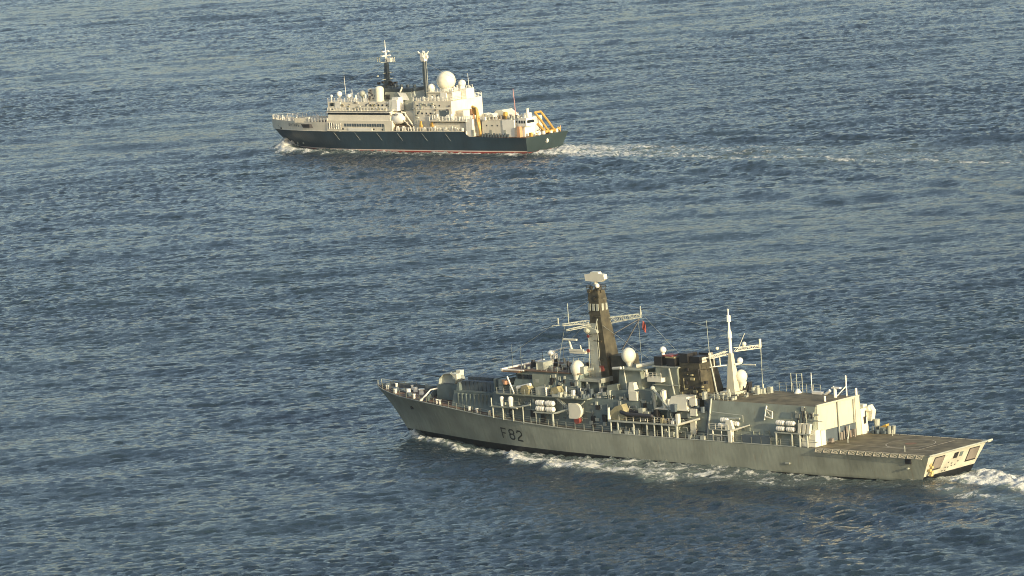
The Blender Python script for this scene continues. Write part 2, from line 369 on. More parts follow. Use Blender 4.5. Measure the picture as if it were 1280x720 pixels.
def make_sea():
    A = spectrum(1024, 560.0, 8.2, WDIR, 2 * np.pi / 130, 2 * np.pi / 1.6, 4.0, 11, 0.28)
    B = spectrum(512, 133.0, 4.0, WDIR - 0.02, 2 * np.pi / 3.6, 2 * np.pi / 0.9, 5.0, 12, 0.085)
    D = spectrum(512, 97.0, 4.0, WDIR - 0.1, 2 * np.pi / 2.8, 2 * np.pi / 0.9, 2.0, 13, 0.042)
    G = spectrum(256, 1300.0, 60.0, WDIR + 0.3, 2 * np.pi / 420, 2 * np.pi / 60, 0.6, 15, 1.0)
    xin = axis([(-330, -200, 1.3), (-200, 200, 0.62), (200, 330, 1.3)])
    yin = axis([(590, 1180, 0.58), (1180, 1700, 0.85), (1700, 2450, 1.3)])
    xs = np.concatenate([grow(-330, -30000, 4, 1.35)[1:][::-1], xin, grow(330, 30000, 4, 1.35)[1:]])
    ys = np.concatenate([grow(590, -6000, 4, 1.35)[1:][::-1], yin, grow(2450, 40000, 4, 1.3)[1:]])
    X, Y = np.meshgrid(xs, ys, indexing='ij')
    nx, ny = X.shape; X = X.ravel(); Y = Y.ravel()
    z = np.zeros_like(X); ox = np.zeros_like(X); oy = np.zeros_like(X)
    gust = sample(G, X, Y, 0.0)[0]
    for tl, rot in ((A, 0.0), (B, 0.12), (D, -0.3)):
        a, b, c = sample(tl, X, Y, rot)
        g = 1.0 if tl is A else np.clip(1 + 0.25 * gust, 0.4, 1.8)
        z += a * g; ox += b * 0.9 * g; oy += c * 0.9 * g
    fade = tri(X, -380, -325, 325, 380) * tri(Y, 540, 592, 2440, 2500)
    z *= fade; ox *= fade; oy *= fade
    # gusty patches and long swell
    z += (0.20 * np.sin((X * 0.20 + Y) * 2 * np.pi / 88 + 1.7 * np.sin(X / 70 + Y / 190)) * (0.6 + 0.4 * np.sin(Y / 143 + X / 95)) + 0.16 * np.sin((-X * 0.35 + Y) * 2 * np.pi / 47 + 1.2 * np.sin(X / 41))) * fade
    h, f1, f2 = wakes(X, Y)
    fz = np.maximum(f1, f2)
    h = h + fz * (sample(B, X * 1.3, Y * 1.3, 0.9)[0] * 3.2 + 0.12)
    calm = 1 - 0.35 * np.clip(np.maximum(f1, f2), 0, 1)
    z = z * calm + h * fade
    co = np.stack([X + ox, Y + oy, z], 1).astype(np.float32)
    i = np.arange(nx - 1)[:, None] * ny + np.arange(ny - 1)[None, :]
    quads = np.stack([i, i + ny, i + ny + 1, i + 1], -1).reshape(-1, 4)
    foam = np.maximum(f1, f2)
    qf1 = f1[quads].max(1) > 0.10; qf2 = f2[quads].max(1) > 0.10
    def mk(name, q):
        used, inv = np.unique(q, return_inverse=True); inv = inv.reshape(q.shape)
        me = bpy.data.meshes.new(name)
        me.vertices.add(len(used)); me.vertices.foreach_set('co', co[used].ravel())
        me.loops.add(q.size); me.loops.foreach_set('vertex_index', inv.ravel().astype(np.int32))
        me.polygons.add(len(q)); me.polygons.foreach_set('loop_start', np.arange(0, q.size, 4, dtype=np.int32))
        me.polygons.foreach_set('loop_total', np.full(len(q), 4, dtype=np.int32))
        me.polygons.foreach_set('use_smooth', np.ones(len(q), dtype=bool))
        me.update(calc_edges=True)
        at = me.attributes.new('foam', 'FLOAT', 'POINT'); at.data.foreach_set('value', foam[used].astype(np.float32))
        o = bpy.data.objects.new(name, me); C.objects.link(o); me.materials.append(WATER); return o
    both = qf1 & qf2
    tag(mk('sea', quads[~(qf1 | qf2)]), kind='structure')
    tag(mk('wake_foam', quads[qf1]), 'white bow wave and foamy wake around the grey frigate', 'wake', kind='stuff')
    tag(mk('wake_foam', quads[qf2 & ~both]), 'white bow wave and long foam trail of the blue hulled ship', 'wake', kind='stuff')

def water_mat():
    m, nt, N, L, P = nmat('sea_water')
    tc = N.new('ShaderNodeTexCoord')
    P.inputs['IOR'].default_value = 1.333
    P.inputs['Roughness'].default_value = 0.06
    # slow colour drift of the water body
    n0 = N.new('ShaderNodeTexNoise'); n0.inputs['Scale'].default_value = 0.012; n0.inputs['Detail'].default_value = 3; L.new(tc.outputs['Object'], n0.inputs['Vector'])
    body = ramp(N, L, n0.outputs['Fac'], [(0.3, (0.014, 0.026, 0.041)), (0.7, (0.019, 0.035, 0.047))])
    # ripples
    def ripple(scale, sx, sy, det, rotz):
        mp = N.new('ShaderNodeMapping'); mp.inputs['Scale'].default_value = (sx, sy, 1); mp.inputs['Rotation'].default_value = (0, 0, rotz)
        L.new(tc.outputs['Object'], mp.inputs['Vector'])
        n = N.new('ShaderNodeTexNoise'); n.inputs['Scale'].default_value = scale; n.inputs['Detail'].default_value = det; n.inputs['Roughness'].default_value = 0.6
        L.new(mp.outputs['Vector'], n.inputs['Vector']); return n.outputs['Fac']
    a = ripple(1.05, 0.36, 1.0, 6, 0.06); b = ripple(3.0, 0.5, 1.0, 4, -0.15)
    gp = N.new('ShaderNodeTexNoise'); gp.inputs['Scale'].default_value = 0.009; gp.inputs['Detail'].default_value = 4; L.new(tc.outputs['Object'], gp.inputs['Vector'])
    gm = N.new('ShaderNodeMapRange'); gm.inputs['From Min'].default_value = 0.35; gm.inputs['From Max'].default_value = 0.65; gm.inputs['To Min'].default_value = 0.30; gm.inputs['To Max'].default_value = 0.44; L.new(gp.outputs['Fac'], gm.inputs['Value'])
    s1 = N.new('ShaderNodeMath'); s1.operation = 'MULTIPLY_ADD'; L.new(b, s1.inputs[0]); s1.inputs[1].default_value = 0.35; L.new(a, s1.inputs[2])
    bp = N.new('ShaderNodeBump'); bp.inputs['Strength'].default_value = 1.0; bp.inputs['Distance'].default_value = 0.42
    L.new(s1.outputs[0], bp.inputs['Height']); L.new(gm.outputs['Result'], bp.inputs['Distance'])
    # foam
    at = N.new('ShaderNodeAttribute'); at.attribute_name = 'foam'
    def vor(scale, det):
        n = N.new('ShaderNodeTexNoise'); n.inputs['Scale'].default_value = scale; n.inputs['Detail'].default_value = det; n.inputs['Roughness'].default_value = 0.68
        n.inputs['Distortion'].default_value = 0.8
        L.new(tc.outputs['Object'], n.inputs['Vector']); return n.outputs['Fac']
    fa0 = vor(0.26, 10); fb0 = vor(1.1, 6)
    mf = N.new('ShaderNodeMath'); mf.operation = 'MULTIPLY_ADD'; L.new(fb0, mf.inputs[0]); mf.inputs[1].default_value = 0.45; mf.inputs[2].default_value = -0.225
    mg = N.new('ShaderNodeMath'); mg.operation = 'ADD'; L.new(fa0, mg.inputs[0]); L.new(mf.outputs[0], mg.inputs[1]); fa = mg.outputs[0]
    ad = N.new('ShaderNodeMath'); ad.operation = 'MULTIPLY_ADD'; L.new(fa, ad.inputs[0]); ad.inputs[1].default_value = 2.8; ad.inputs[2].default_value = -1.50
    sm = N.new('ShaderNodeMath'); sm.operation = 'ADD'; L.new(ad.outputs[0], sm.inputs[0]); L.new(at.outputs['Fac'], sm.inputs[1])
    mr = N.new('ShaderNodeMapRange'); mr.interpolation_type = 'SMOOTHSTEP'; mr.inputs['From Min'].default_value = 0.22; mr.inputs['From Max'].default_value = 0.78
    L.new(sm.outputs[0], mr.inputs['Value'])
    gate = N.new('ShaderNodeMapRange'); gate.inputs['From Min'].default_value = 0.06; gate.inputs['From Max'].default_value = 0.22; L.new(at.outputs['Fac'], gate.inputs['Value'])
    ff = N.new('ShaderNodeMath'); ff.operation = 'MULTIPLY'; L.new(mr.outputs['Result'], ff.inputs[0]); L.new(gate.outputs['Result'], ff.inputs[1])
    # aerated water round the foam is paler and greener
    aer = N.new('ShaderNodeMapRange'); aer.inputs['From Max'].default_value = 0.6; aer.inputs['To Max'].default_value = 0.8; L.new(at.outputs['Fac'], aer.inputs['Value'])
    mb = N.new('ShaderNodeMix'); mb.data_type = 'RGBA'; L.new(aer.outputs['Result'], mb.inputs['Factor']); L.new(body, mb.inputs[6]); mb.inputs[7].default_value = (0.15, 0.19, 0.17, 1)
    L.new(mb.outputs[2], P.inputs['Base Color']); L.new(bp.outputs['Normal'], P.inputs['Normal'])
    fo = N.new('ShaderNodeBsdfPrincipled'); fo.inputs['Base Color'].default_value = (0.64, 0.66, 0.63, 1); fo.inputs['Roughness'].default_value = 0.8
    fbp = N.new('ShaderNodeBump'); fbp.inputs['Strength'].default_value = 1.0; fbp.inputs['Distance'].default_value = 0.9
    L.new(fa, fbp.inputs['Height']); L.new(fbp.outputs['Normal'], fo.inputs['Normal'])
    ms = N.new('ShaderNodeMixShader'); L.new(ff.outputs[0], ms.inputs['Fac']); L.new(P.outputs[0], ms.inputs[1]); L.new(fo.outputs[0], ms.inputs[2])
    L.new(ms.outputs[0], nt.nodes['Material Output'].inputs['Surface'])
    return m
WATER = water_mat()
make_sea()

# ------------------------------------------------------------------ air between the camera and the ships
def make_haze():
    m = bpy.data.materials.new('sea_haze'); m.use_nodes = True; N, L = m.node_tree.nodes, m.node_tree.links
    N.remove(N['Principled BSDF'])
    v = N.new('ShaderNodeVolumePrincipled'); v.inputs['Color'].default_value = (0.78, 0.90, 0.97, 1); v.inputs['Density'].default_value = 0.00002; v.inputs['Anisotropy'].default_value = 0.1
    L.new(v.outputs[0], N['Material Output'].inputs['Volume'])
    x0, x1, y0, y1, z0, z1 = -31000, 31000, -7000, 41000, -5.0, 142.0
    me = bpy.data.meshes.new('haze')
    me.from_pydata([(x0, y0, z0), (x1, y0, z0), (x1, y1, z0), (x0, y1, z0), (x0, y0, z1), (x1, y0, z1), (x1, y1, z1), (x0, y1, z1)], [],
                   [(0, 3, 2, 1), (4, 5, 6, 7), (0, 1, 5, 4), (1, 2, 6, 5), (2, 3, 7, 6), (3, 0, 4, 7)])
    o = bpy.data.objects.new('haze', me); C.objects.link(o); me.materials.append(m); o['kind'] = 'stuff'

make_haze()

# ------------------------------------------------------------------ hull loft
def loft_hull(xs_f, xe_f, yd_f, yw_f, zd_f, LD, xw0, xw1, pbow, name, mats, parent, us, nz=9, zlow=-3.0):
    """returns hull object and the half breadth function hb(x, z)"""
    def pt(u, t):
        zd = zd_f(u * LD); z = t * zd if t >= 0 else t * -zlow
        x = xs_f(z) + u * (xe_f(z) - xs_f(z))
        yd = yd_f(u * LD); yw = yw_f(xw0 + u * (xw1 - xw0))
        if t >= 0:
            p = 1 + (pbow - 1) * max(0, 1 - u * 3.2); y = yw + (yd - yw) * t ** p
        else:
            y = yw * (1 + 0.35 * t)
        return x, y, z
    ts = [-1, -0.4] + [i / (nz - 1) for i in range(nz)]
    m = MB(); nt_ = len(ts)
    for sgn in (1, -1):
        vs = []
        for u in us:
            for t in ts:
                x, y, z = pt(u, t); vs.append((x, sgn * max(y, 0.02), z))
        fs = [(i * nt_ + j, (i + 1) * nt_ + j, (i + 1) * nt_ + j + 1, i * nt_ + j + 1) for i in range(len(us) - 1) for j in range(nt_ - 1)]
        m.add(vs, fs)
    k = len(us) * nt_
    # stem strip joins both sides
    m.f += [(j, j + 1, k + j + 1, k + j) for j in range(nt_ - 1)]
    o = m.build(name, None, parent, smooth=True, mats=mats)
    t = MB(); port = [pt(1, q) for q in ts]
    t.add([(x, y, z) for x, y, z in port] + [(x, -y, z) for x, y, z in port], [(j, j + 1, nt_ + j + 1, nt_ + j) for j in range(nt_ - 1)])
    def hb(x, z):
        zz = max(z, 0); u = (x - xs_f(zz)) / (xe_f(zz) - xs_f(zz)); u = min(max(u, 0), 1)
        return pt(u, min(1.0, z / zd_f(u * LD)))[1]
    return o, t, hb, pt

# ================================================================== FRIGATE
frig = empty('naval_frigate', O1, -T1)
tag(frig, 'grey naval frigate F82 with dark brown foremast, flight deck and square hangar', 'warship')
ZD = [(0, 8.8), (4, 8.2), (8.4, 7.7), (16, 7.3), (24, 6.8), (32, 6.1), (40, 5.55), (52, 4.95), (63, 4.65), (80, 4.6), (133, 4.7)]
YD = [(0, 0), (2, 1.2), (4, 2.0), (8, 3.4), (16, 5.3), (24, 6.5), (32, 7.2), (40, 7.7), (52, 8.0), (104, 8.0), (133, 7.75)]
zd1 = lambda x: lerpt(x, ZD); yd1 = lambda x: lerpt(x, YD)
us1 = sorted(set([round(i / 60, 4) for i in range(61)] + [0.004, 0.01, 0.02, 0.03]))
hull, tmb, hb1, pt1 = loft_hull(lambda z: 8.0 * (1 - max(z, -3) / 8.8) + 0.6 * math.sin(math.pi * min(max(z, 0) / 8.8, 1)), lambda z: 130.4 + 2.6 * z / 4.7, yd1,
                       lambda x: float(hull1_y(x)), zd1, 133, 8, 131, 1.5, 'hull', [HULL], frig, us1)
tr = tmb.build('transom', TRANS, frig, label='bright aft facing transom with two dark panels for mooring openings')
# transom openings: framed panels on the sloped transom, recess shade put into their colour
def on_transom(y0, y1, z0, z1, off=0.06, skew=0.0):
    f = lambda y, z: (130.4 + 2.6 * z / 4.7 + off, y, z)
    return [f(y0, z0), f(y1, z0), f(y1 + skew, z1), f(y0 + skew, z1)]
def tpanel(name, mat, y0, y1, z0, z1, off, skew=0, th=0.06):
    q = on_transom(y0, y1, z0, z1, off, skew); q2 = [(x - th, y, z) for x, y, z in q]
    return MB().add(q + q2, [(0, 1, 2, 3), (4, 7, 6, 5), (0, 4, 5, 1), (1, 5, 6, 2), (2, 6, 7, 3), (3, 7, 4, 0)]).build(name, mat, tr)
GREYP = paint('mooring_recess_grey', (0.20, 0.18, 0.16), 0.7, rust=0.5)
for y0, y1 in ((3.2, 5.6), (-6.2, -3.7)):
    tpanel('mooring_port_frame', BLACK, y0 - 0.15, y1 + 0.15, 1.75, 4.1, 0.07)
    tpanel('mooring_port', GREYP, y0, y1, 2.0, 3.95, 0.11)
tpanel('fairlead', BLACK, -0.7, 0.4, 3.0, 4.0, 0.07)
tpanel('stern_door', GREYM, -2.0, -1.2, 3.1, 3.9, 0.07)
m = MB()
for y, z in ((1.6, 1.7), (0.9, 1.6), (0.0, 1.75), (-0.9, 1.8), (1.2, 2.5), (0.2, 2.2), (-1.4, 2.3), (2.2, 1.2), (1.4, 1.15)):
    q = on_transom(y - .17, y + .17, z - .09, z + .09, 0.05); m.add(q, [(0, 1, 2, 3)])
m.split('vent_hole', BLACK, tr)
m = MB()   # rust stained mooring gear at the port corner
for k in range(7): m.cbox((131.9 + .1 * k % 3 * .1, 6.2 + random.uniform(-.4, .5), 1.2 + k * .42), (0.5, 0.5, 0.35))
m.build('mooring_gear', paint('rusty_yellow', (0.42, 0.33, 0.14), 0.7, var=.3, rust=0.6), tr)
m = MB(); m.cyl((133.08, -7.9, 4.62), (133.08, 7.8, 4.62), 0.16); m.box(131.8, 133.4, -8.5, -7.6, 4.45, 4.7); m.cyl((133.0, -7.6, 4.6), (133.6, -8.6, 4.8), 0.18)
m.build('stern_rail', GREYL, frig)
# hull number F82: strokes laid on the plating
def stroke_text(x0, z0, h, w, gap, text, thick, slope, hbf, off=0.05):
    m = MB()
    G = {'F': [[(0, 0), (0, 1)], [(0, 1), (.8, 1)], [(0, .52), (.6, .52)]],
         '8': [[(.2, 0), (0, .15), (0, .40), (.2, .53), (0, .65), (0, .87), (.2, 1), (.6, 1), (.8, .87), (.8, .65), (.6, .53), (.8, .40), (.8, .15), (.6, 0), (.2, 0)], [(.2, .53), (.6, .53)]],
         '2': [[(0, .80), (.15, 1), (.6, 1), (.8, .83), (.8, .62), (.05, .2), (0, 0), (.8, 0)]]}
    for i, ch in enumerate(text):
        for path in G[ch]:
            for (a, b), (c, d) in zip(path, path[1:]):
                n = 4
                for k in range(n):
                    pts = []
                    for t in (k / n, (k + 1) / n):
                        pts.append((a + (c - a) * t, b + (d - b) * t))
                    (u0_, v0), (u1, v1) = pts
                    du, dv = (u1 - u0_) * w, (v1 - v0) * h; ln = math.hypot(du, dv) or 1
                    ex, ez = du / ln * thick * .35, dv / ln * thick * .35; nx_, nz_ = -dv / ln * thick / 2, du / ln * thick / 2
                    q = []
                    for (uu, vv, e, sg) in ((u0_, v0, -1, 1), (u1, v1, 1, 1), (u1, v1, 1, -1), (u0_, v0, -1, -1)):
                        X_ = x0 + i * (w + gap) + uu * w + e * ex + sg * nx_
                        Z_ = z0 + vv * h + e * ez + sg * nz_ - slope * (X_ - x0)
                        q.append((X_, hbf(X_, Z_) + off, Z_))
                    m.add(q, [(0, 1, 2, 3)])
    return m
stroke_text(36.9, 2.15, 1.75, 1.45, 0.55, 'F82', 0.27, 0.06, hb1).build('hull_number', NUMP, hull, label='black pennant number F82 on port bow')
m = MB(); m.box(127.9, 129.1, 7.2, 7.72, 3.1, 3.9); m.build('dark_scupper_panel', BLACK, hull)  # solid block; the dark of the hole is put into its colour
m = MB(); m.box(102.6, 103.6, 7.6, 8.06, 1.6, 1.9); m.cyl((128.3, 7.2, 2.3), (128.3, 7.75, 2.3), .16); m.split('discharge_pipe', GREYL, hull)
# anchor recess fittings near bow
m = MB(); m.cyl((11.5, 2.6, 5.6), (11.5, hb1(11.5, 5.6) + .12, 5.6), 0.35); m.build('hawse_pipe', BLACK, hull)

# decks
def deck_strip(x0, x1, n, zoff, inset, camber=0.12):
    m = MB(); vs = []
    for i in range(n + 1):
        x = x0 + (x1 - x0) * i / n; y = max(yd1(x) - inset, 0.01); z = zd1(x) + zoff
        vs += [(x, y, z), (x, y * .5, z + camber * .75), (x, 0, z + camber), (x, -y * .5, z + camber * .75), (x, -y, z)]
    m.add(vs, [(i * 5 + j, (i + 1) * 5 + j, (i + 1) * 5 + j + 1, i * 5 + j + 1) for i in range(n) for j in range(4)])
    return m
deck_strip(0.3, 36, 24, -0.03, 0.03).build('forecastle_deck', DECKR, frig, smooth=True)
wdk = deck_strip(36, 108, 40, -0.03, 0.03).build('weather_deck', DECK, frig, smooth=True)
fd = deck_strip(108, 132.95, 8, 0.0, 0.0, 0.02).build('flight_deck', FDECK, frig)
m = MB(); mk_z = 4.74
def ring(m, cx, cy, r, w, z, n=40, a0=0, a1=2 * math.pi):
    vs = []
    for i in range(n + 1):
        t = a0 + (a1 - a0) * i / n
        vs += [(cx + (r - w) * math.cos(t), cy + (r - w) * math.sin(t), z), (cx + r * math.cos(t), cy + r * math.sin(t), z)]
    m.add(vs, [(2 * i, 2 * i + 1, 2 * i + 3, 2 * i + 2) for i in range(n)])
ring(m, 122.5, -0.9, 4.2, 0.16, mk_z)
m.box(110, 131, 3.53, 3.67, mk_z - .01, mk_z); m.box(127.6, 127.75, -6, 3.5, mk_z - .01, mk_z)
m.build('deck_markings', paint('worn_white_line', (0.42, 0.38, 0.30), 0.8, var=0.3, streak=0.6), fd)
m = MB(); ring(m, 122.5, -0.9, 1.0, 1.0, mk_z, 24); m.build('landing_grid', paint('rusty_grid', (0.20, 0.11, 0.06), 0.8, var=.3), fd)
m = MB(); 
for (x, y) in ((114.5, -6.2), (126.5, 5.8), (111.5, 2)): m.cyl((x, y, 4.7), (x, y, 5.7), 0.09)
m.split('deck_post', GREYL, fd)
# safety nets, folded outboard round the flight deck
for sg, nm in ((1, 'a'), (-1, 'b')):
    m = MB(); x = 109.5
    while x < 131.5:
        ya = yd1(x); zz = zd1(x)
        o_, lo = 0.5, -0.55
        m.tube([(x, sg * ya, zz), (x + 1.5, sg * ya, zz)], 0.075)
        m.tube([(x, sg * (ya + .02), zz), (x + 0.1, sg * (ya + o_), zz + lo), (x + 1.35, sg * (ya + o_), zz + lo)], 0.06)
        for k in range(1, 6): m.cyl((x + k * .28, sg * (ya + .02), zz), (x + k * .28 - .1, sg * (ya + o_), zz + lo), 0.028, n=4)
        m.cyl((x + .1, sg * (ya + o_), zz + lo), (x + 1.5, sg * ya, zz), 0.06, n=4)
        x += 1.75
    m.build('safety_net', ROPE, fd)
# guard rails
for sg in (1, -1):
    m = MB(); xs = list(np.arange(1.0, 108, 2.1))
    pts = [(x, sg * (yd1(x) - .12), zd1(x)) for x in xs]
    m.rail(pts, h=1.15, step=2.0, r=0.022, post=0.075)
    m.build('guard_rail', GREYL, frig)
m = MB()   # gunwale bar, lighter grey than the hull
for sg in (1, -1):
    m.tube([(x, sg * yd1(x), zd1(x) + .02) for x in np.arange(0.2, 108, 3)], 0.09, n=5)
m.build('gunwale', GREYL, frig)
# forecastle gear
m = MB()
m.cyl((9.0, .9, 7.7), (9.0, .9, 8.6), .42); m.cyl((9.0, -.9, 7.7), (9.0, -.9, 8.6), .42); m.cyl((11.6, 0.2, 7.5), (11.6, 0.2, 8.4), .5, .35); m.cyl((11.6, .2, 8.4), (11.6, .2, 8.6), .6)
m.split('capstan', WHITE, frig)
m = MB()
for x, y in ((4, 1.2), (4, -1.2), (7, 2.2), (7, -2.2), (13, 3.6), (13, -3.6), (20, 5.0), (20.7, 5.0), (29, 6.2), (31, 6.4), (34, 6.4)):
    m.cyl((x, y, zd1(x)), (x, y, zd1(x) + .8), .22); m.cyl((x, y, zd1(x) + .7), (x, y, zd1(x) + .85), .3)
m.split('bollard', WHITE, frig)
m = MB()
for x, y, h in ((2.6, 0.4, .9), (5.5, 1.2, .7), (6.3, .3, .5), (10.2, 2.6, .6), (12.4, -1.6, .8), (14.2, -.8, .6), (15.0, 2.0, .9)): m.box(x, x + .9, y - .5, y + .5, zd1(x), zd1(x) + h)
m.tube([(3, .5, 8.5), (6, .7, 8.15), (9, .9, 7.95)], .12); m.tube([(3, -.5, 8.5), (6, -.7, 8.15), (9, -.9, 7.95)], .12)
m.split('anchor_gear', GREYD, frig)
m = MB()   # V-shaped breakwater and dark starboard screens
for sg in (1, -1):
    m.add([(14.5, 0, 7.4), (17.2, sg * 4.6, 7.2), (17.2, sg * 4.6, 8.1), (14.5, 0, 8.5), (14.65, 0, 7.4), (17.35, sg * 4.6, 7.2), (17.35, sg * 4.6, 8.1), (14.65, 0, 8.5)],
          [(0, 1, 2, 3), (4, 7, 6, 5), (3, 2, 6, 7), (1, 5, 6, 2), (0, 4, 5, 1), (0, 3, 7, 4)])
m.build('breakwater', GREYM, frig)
m = MB()
pts = [(x, -(yd1(x) - .25), zd1(x)) for x in np.arange(2.5, 19, 1.5)]
for a, b in zip(pts, pts[1:]):
    m.add([a, b, (b[0], b[1], b[2] + .95), (a[0], a[1], a[2] + .95), (a[0], a[1] + .05, a[2]), (b[0], b[1] + .05, b[2]), (b[0], b[1] + .05, b[2] + .95), (a[0], a[1] + .05, a[2] + .95)],
          [(0, 1, 2, 3), (4, 7, 6, 5), (3, 2, 6, 7)])
m.build('bulwark_screen', GREYD, frig)
m = MB(); m.cyl((15.6, 4.6, 7.3), (16.6, 3.0, 9.1), .2, .12); m.cyl((16.6, 3.0, 9.1), (17.6, 2.2, 9.3), .14); m.sph((15.6, 4.6, 7.4), .3, nu=10, nv=6)
m.build('boat_boom', WHITE, frig)
# 4.5 inch gun
gun = MB().prism([(16.7, 7.2), (23.2, 7.2), (21.8, 10.1), (17.0, 9.9)], 'y', -1.6, 1.6).build('gun_mounting', GREYM, frig)
g = MB()
prof = [(18.4, 11.1), (18.7, 12.2), (19.6, 13.1), (21.4, 13.4), (22.2, 12.9), (22.7, 12.0), (22.3, 11.3)]
n = len(prof); inner = [(x * .86 + 20.5 * .14, z) for x, z in prof]
g.add([(x, .8, z) for x, z in inner] + [(x, 1.3, z - (z - 11.1) * .12) for x, z in prof] + [(x, -1.3, z - (z - 11.1) * .12) for x, z in prof] + [(x, -.8, z) for x, z in inner],
      [tuple(range(n))[::-1]] + [(k * n + i, k * n + (i + 1) % n, (k + 1) * n + (i + 1) % n, (k + 1) * n + i) for k in range(3) for i in range(n)] + [tuple(range(3 * n, 4 * n))])
tur = g.build('gun_turret', GREYL, frig)
m = MB(); m.cyl((18.8, 0, 12.1), (16.5, 0, 12.3), .24, .18); m.cyl((16.5, 0, 12.3), (13.0, 0, 12.5), .12, .1); m.build('gun_barrel', GREYD, tur)
m = MB(); m.box(21.9, 22.9, .1, 1.2, 12.1, 13.1); m.box(21.5, 22.5, -1.2, -.2, 12.6, 13.5); m.split('turret_hatch', GRP, tur)
m = MB(); m.cyl((20.4, 0, 11.0), (20.4, 0, 11.3), 1.5, n=24); m.build('turret_ring', GREYD, frig)
for o_ in (tur,) + tuple(tur.children) + (bpy.data.objects['turret_ring'],):
    o_.data.transform(Matrix.Translation((-1.3, 0, -1.15)))
# missile silo bastion
bas = MB().frus((23.2, 34.0, -5.0, 5.0), 6.0, (23.9, 33.6, -4.4, 4.4), 9.5).build('missile_deckhouse', GREYM, frig)
m = MB()
for i in range(9): m.box(24.9 + i * 0.98, 25.15 + i * .98, 4.45, 4.85, 6.8, 9.2)
m.box(23.9, 33.6, 4.38, 4.52, 9.38, 9.56); m.split('wall_rib', GREYM, bas)
sil = MB()
for i in range(8):
    for j in range(4):
        sil.box(24.6 + i * 1.0, 25.45 + i * 1.0, -3.4 + j * 1.7, -2.0 + j * 1.7, 9.5, 11.2 + .25 * ((i * 3 + j) % 3))
sil.split('silo_hatch', GREYD, frig)
m = MB(); m.frus((23.8, 24.6, -3.8, 3.8), 9.5, (24.2, 24.6, -3.8, 3.8), 10.9); m.box(32.9, 33.2, -4.2, 3.6, 9.5, 12.0); m.build('blast_screen', GREYM, frig)
m = MB(); m.box(34.2, 35.4, -1.8, 3.8, 9.4, 12.0); m.build('front_cabinet', GREY, frig)
m = MB()
for z in (10.1, 11.1): m.box(35.38, 35.46, .4, 3.4, z, z + .7); m.box(34.4, 35.2, 3.78, 3.84, z, z + .75)
m.split('cabinet_panel', GREYL, frig)
m = MB(); m.cyl((36.4, 3.9, 11.3), (36.4, 3.9, 11.9), .75, .6, 12); m.box(35.3, 36.4, 3.4, 4.0, 11.5, 12.0); m.build('deck_winch', ORANGE, frig)

# main superstructure block
sup = MB()
sup.frus((34.0, 69.0, -6.0, 6.0), 4.6, (34.6, 69.0, -5.6, 5.6), 10.1)
ss = sup.build('superstructure', GREYM, frig)
m = MB()      # dark door, lockers and vents on its side walls
for x, z, w, h in ((38.5, 5.6, .8, 2), (43.6, 6.0, 1.1, 1.3), (46.0, 5.3, 1.0, 2.1), (57.8, 5.0, .9, 2.0), (60.4, 6.2, 1.0, 1.2), (62.5, 5.0, .9, 2.0), (59, 8.2, .8, .8), (66, 8.0, 1.2, .7)):
    m.box(x, x + w, 5.2, 6.08 - .05 * (z - 4.6) / 5, z, z + h)
m.split('door', BLACK, frig)
def greeble(name, mat, x0, x1, y0, y1, z0, n, smin=.2, smax=.9, seed=1, hmax=None, par=None):
    """loose deck gear: each locker, vent and pipe its own mesh under its deckhouse"""
    rng = random.Random(seed)
    for _ in range(n):
        x, y = rng.uniform(x0, x1), rng.uniform(y0, y1); w, d, h = rng.uniform(smin, smax), rng.uniform(smin, smax), rng.uniform(smin, hmax or smax)
        k = rng.random(); m = MB()
        if k < .55: m.box(x, x + w, y, y + d, z0, z0 + h).build('deck_box', mat, par)
        elif k < .8: m.cyl((x, y, z0), (x, y, z0 + h * 1.4), w * .35).build('vent_post', mat, par)
        else: m.cyl((x, y, z0 + h * .3), (x + w * 1.6, y + rng.uniform(-.3, .3), z0 + h * .4), .1).build('deck_pipe', mat, par)
def wallgreeble(name, mat, x0, x1, y, z0, z1, n, seed, sl=0.0, par=None):
    rng = random.Random(seed)
    for _ in range(n):
        x, z = rng.uniform(x0, x1), rng.uniform(z0, z1); w, h = rng.uniform(.15, .9), rng.uniform(.15, .8); yy = y - sl * (z - z0)
        k = rng.random(); m = MB()
        if k < .5: m.box(x, x + w, yy - .3, yy + .25, z, z + h).build('wall_box', mat, par)
        elif k < .75: m.cyl((x, yy + .12, z), (x, yy + .12, min(z1, z + h * 3)), .07).build('down_pipe', mat, par)
        else: m.cyl((x, yy + .14, z), (x + w * 3, yy + .14, z), .06).build('cable_run', mat, par)
wallgreeble('w', GREYL, 36, 68, 5.95, 5.4, 9.2, 46, 3, .08, ss)
wallgreeble('w', GREYD, 36, 68, 5.95, 5.2, 9.0, 34, 5, .08, ss)
# forward ledge with posts and satcom pots
m = MB(); m.box(35.6, 42.0, 5.6, 7.9, 7.75, 7.95); m.build('side_platform', GREY, frig)
m = MB()
for x in (36.2, 38.6, 41.0): m.cyl((x, 7.75, zd1(x)), (x, 7.75, 7.8), .14)
m.cyl((36.0, 7.8, 7.9), (36.0, 7.8, 9.4), .12); m.cyl((41.5, 7.9, 7.9), (45.2, 7.7, 8.6), .14); m.cyl((40.8, 7.9, 7.95), (42.2, 7.9, 7.9), .22); m.cyl((43.4, 7.75, 5.2), (43.4, 7.75, 8.3), .1)
m.split('platform_post', GREYL, frig)
for x, r in ((37.9, .38), (40.0, .5)):
    m = MB(); m.cyl((x, 7.1, 7.95), (x, 7.1, 9.3), r * .7, r); m.sph((x, 7.1, 9.3), r, nu=12, nv=8); m.build('satellite_pot', WHITE, frig, smooth=True)
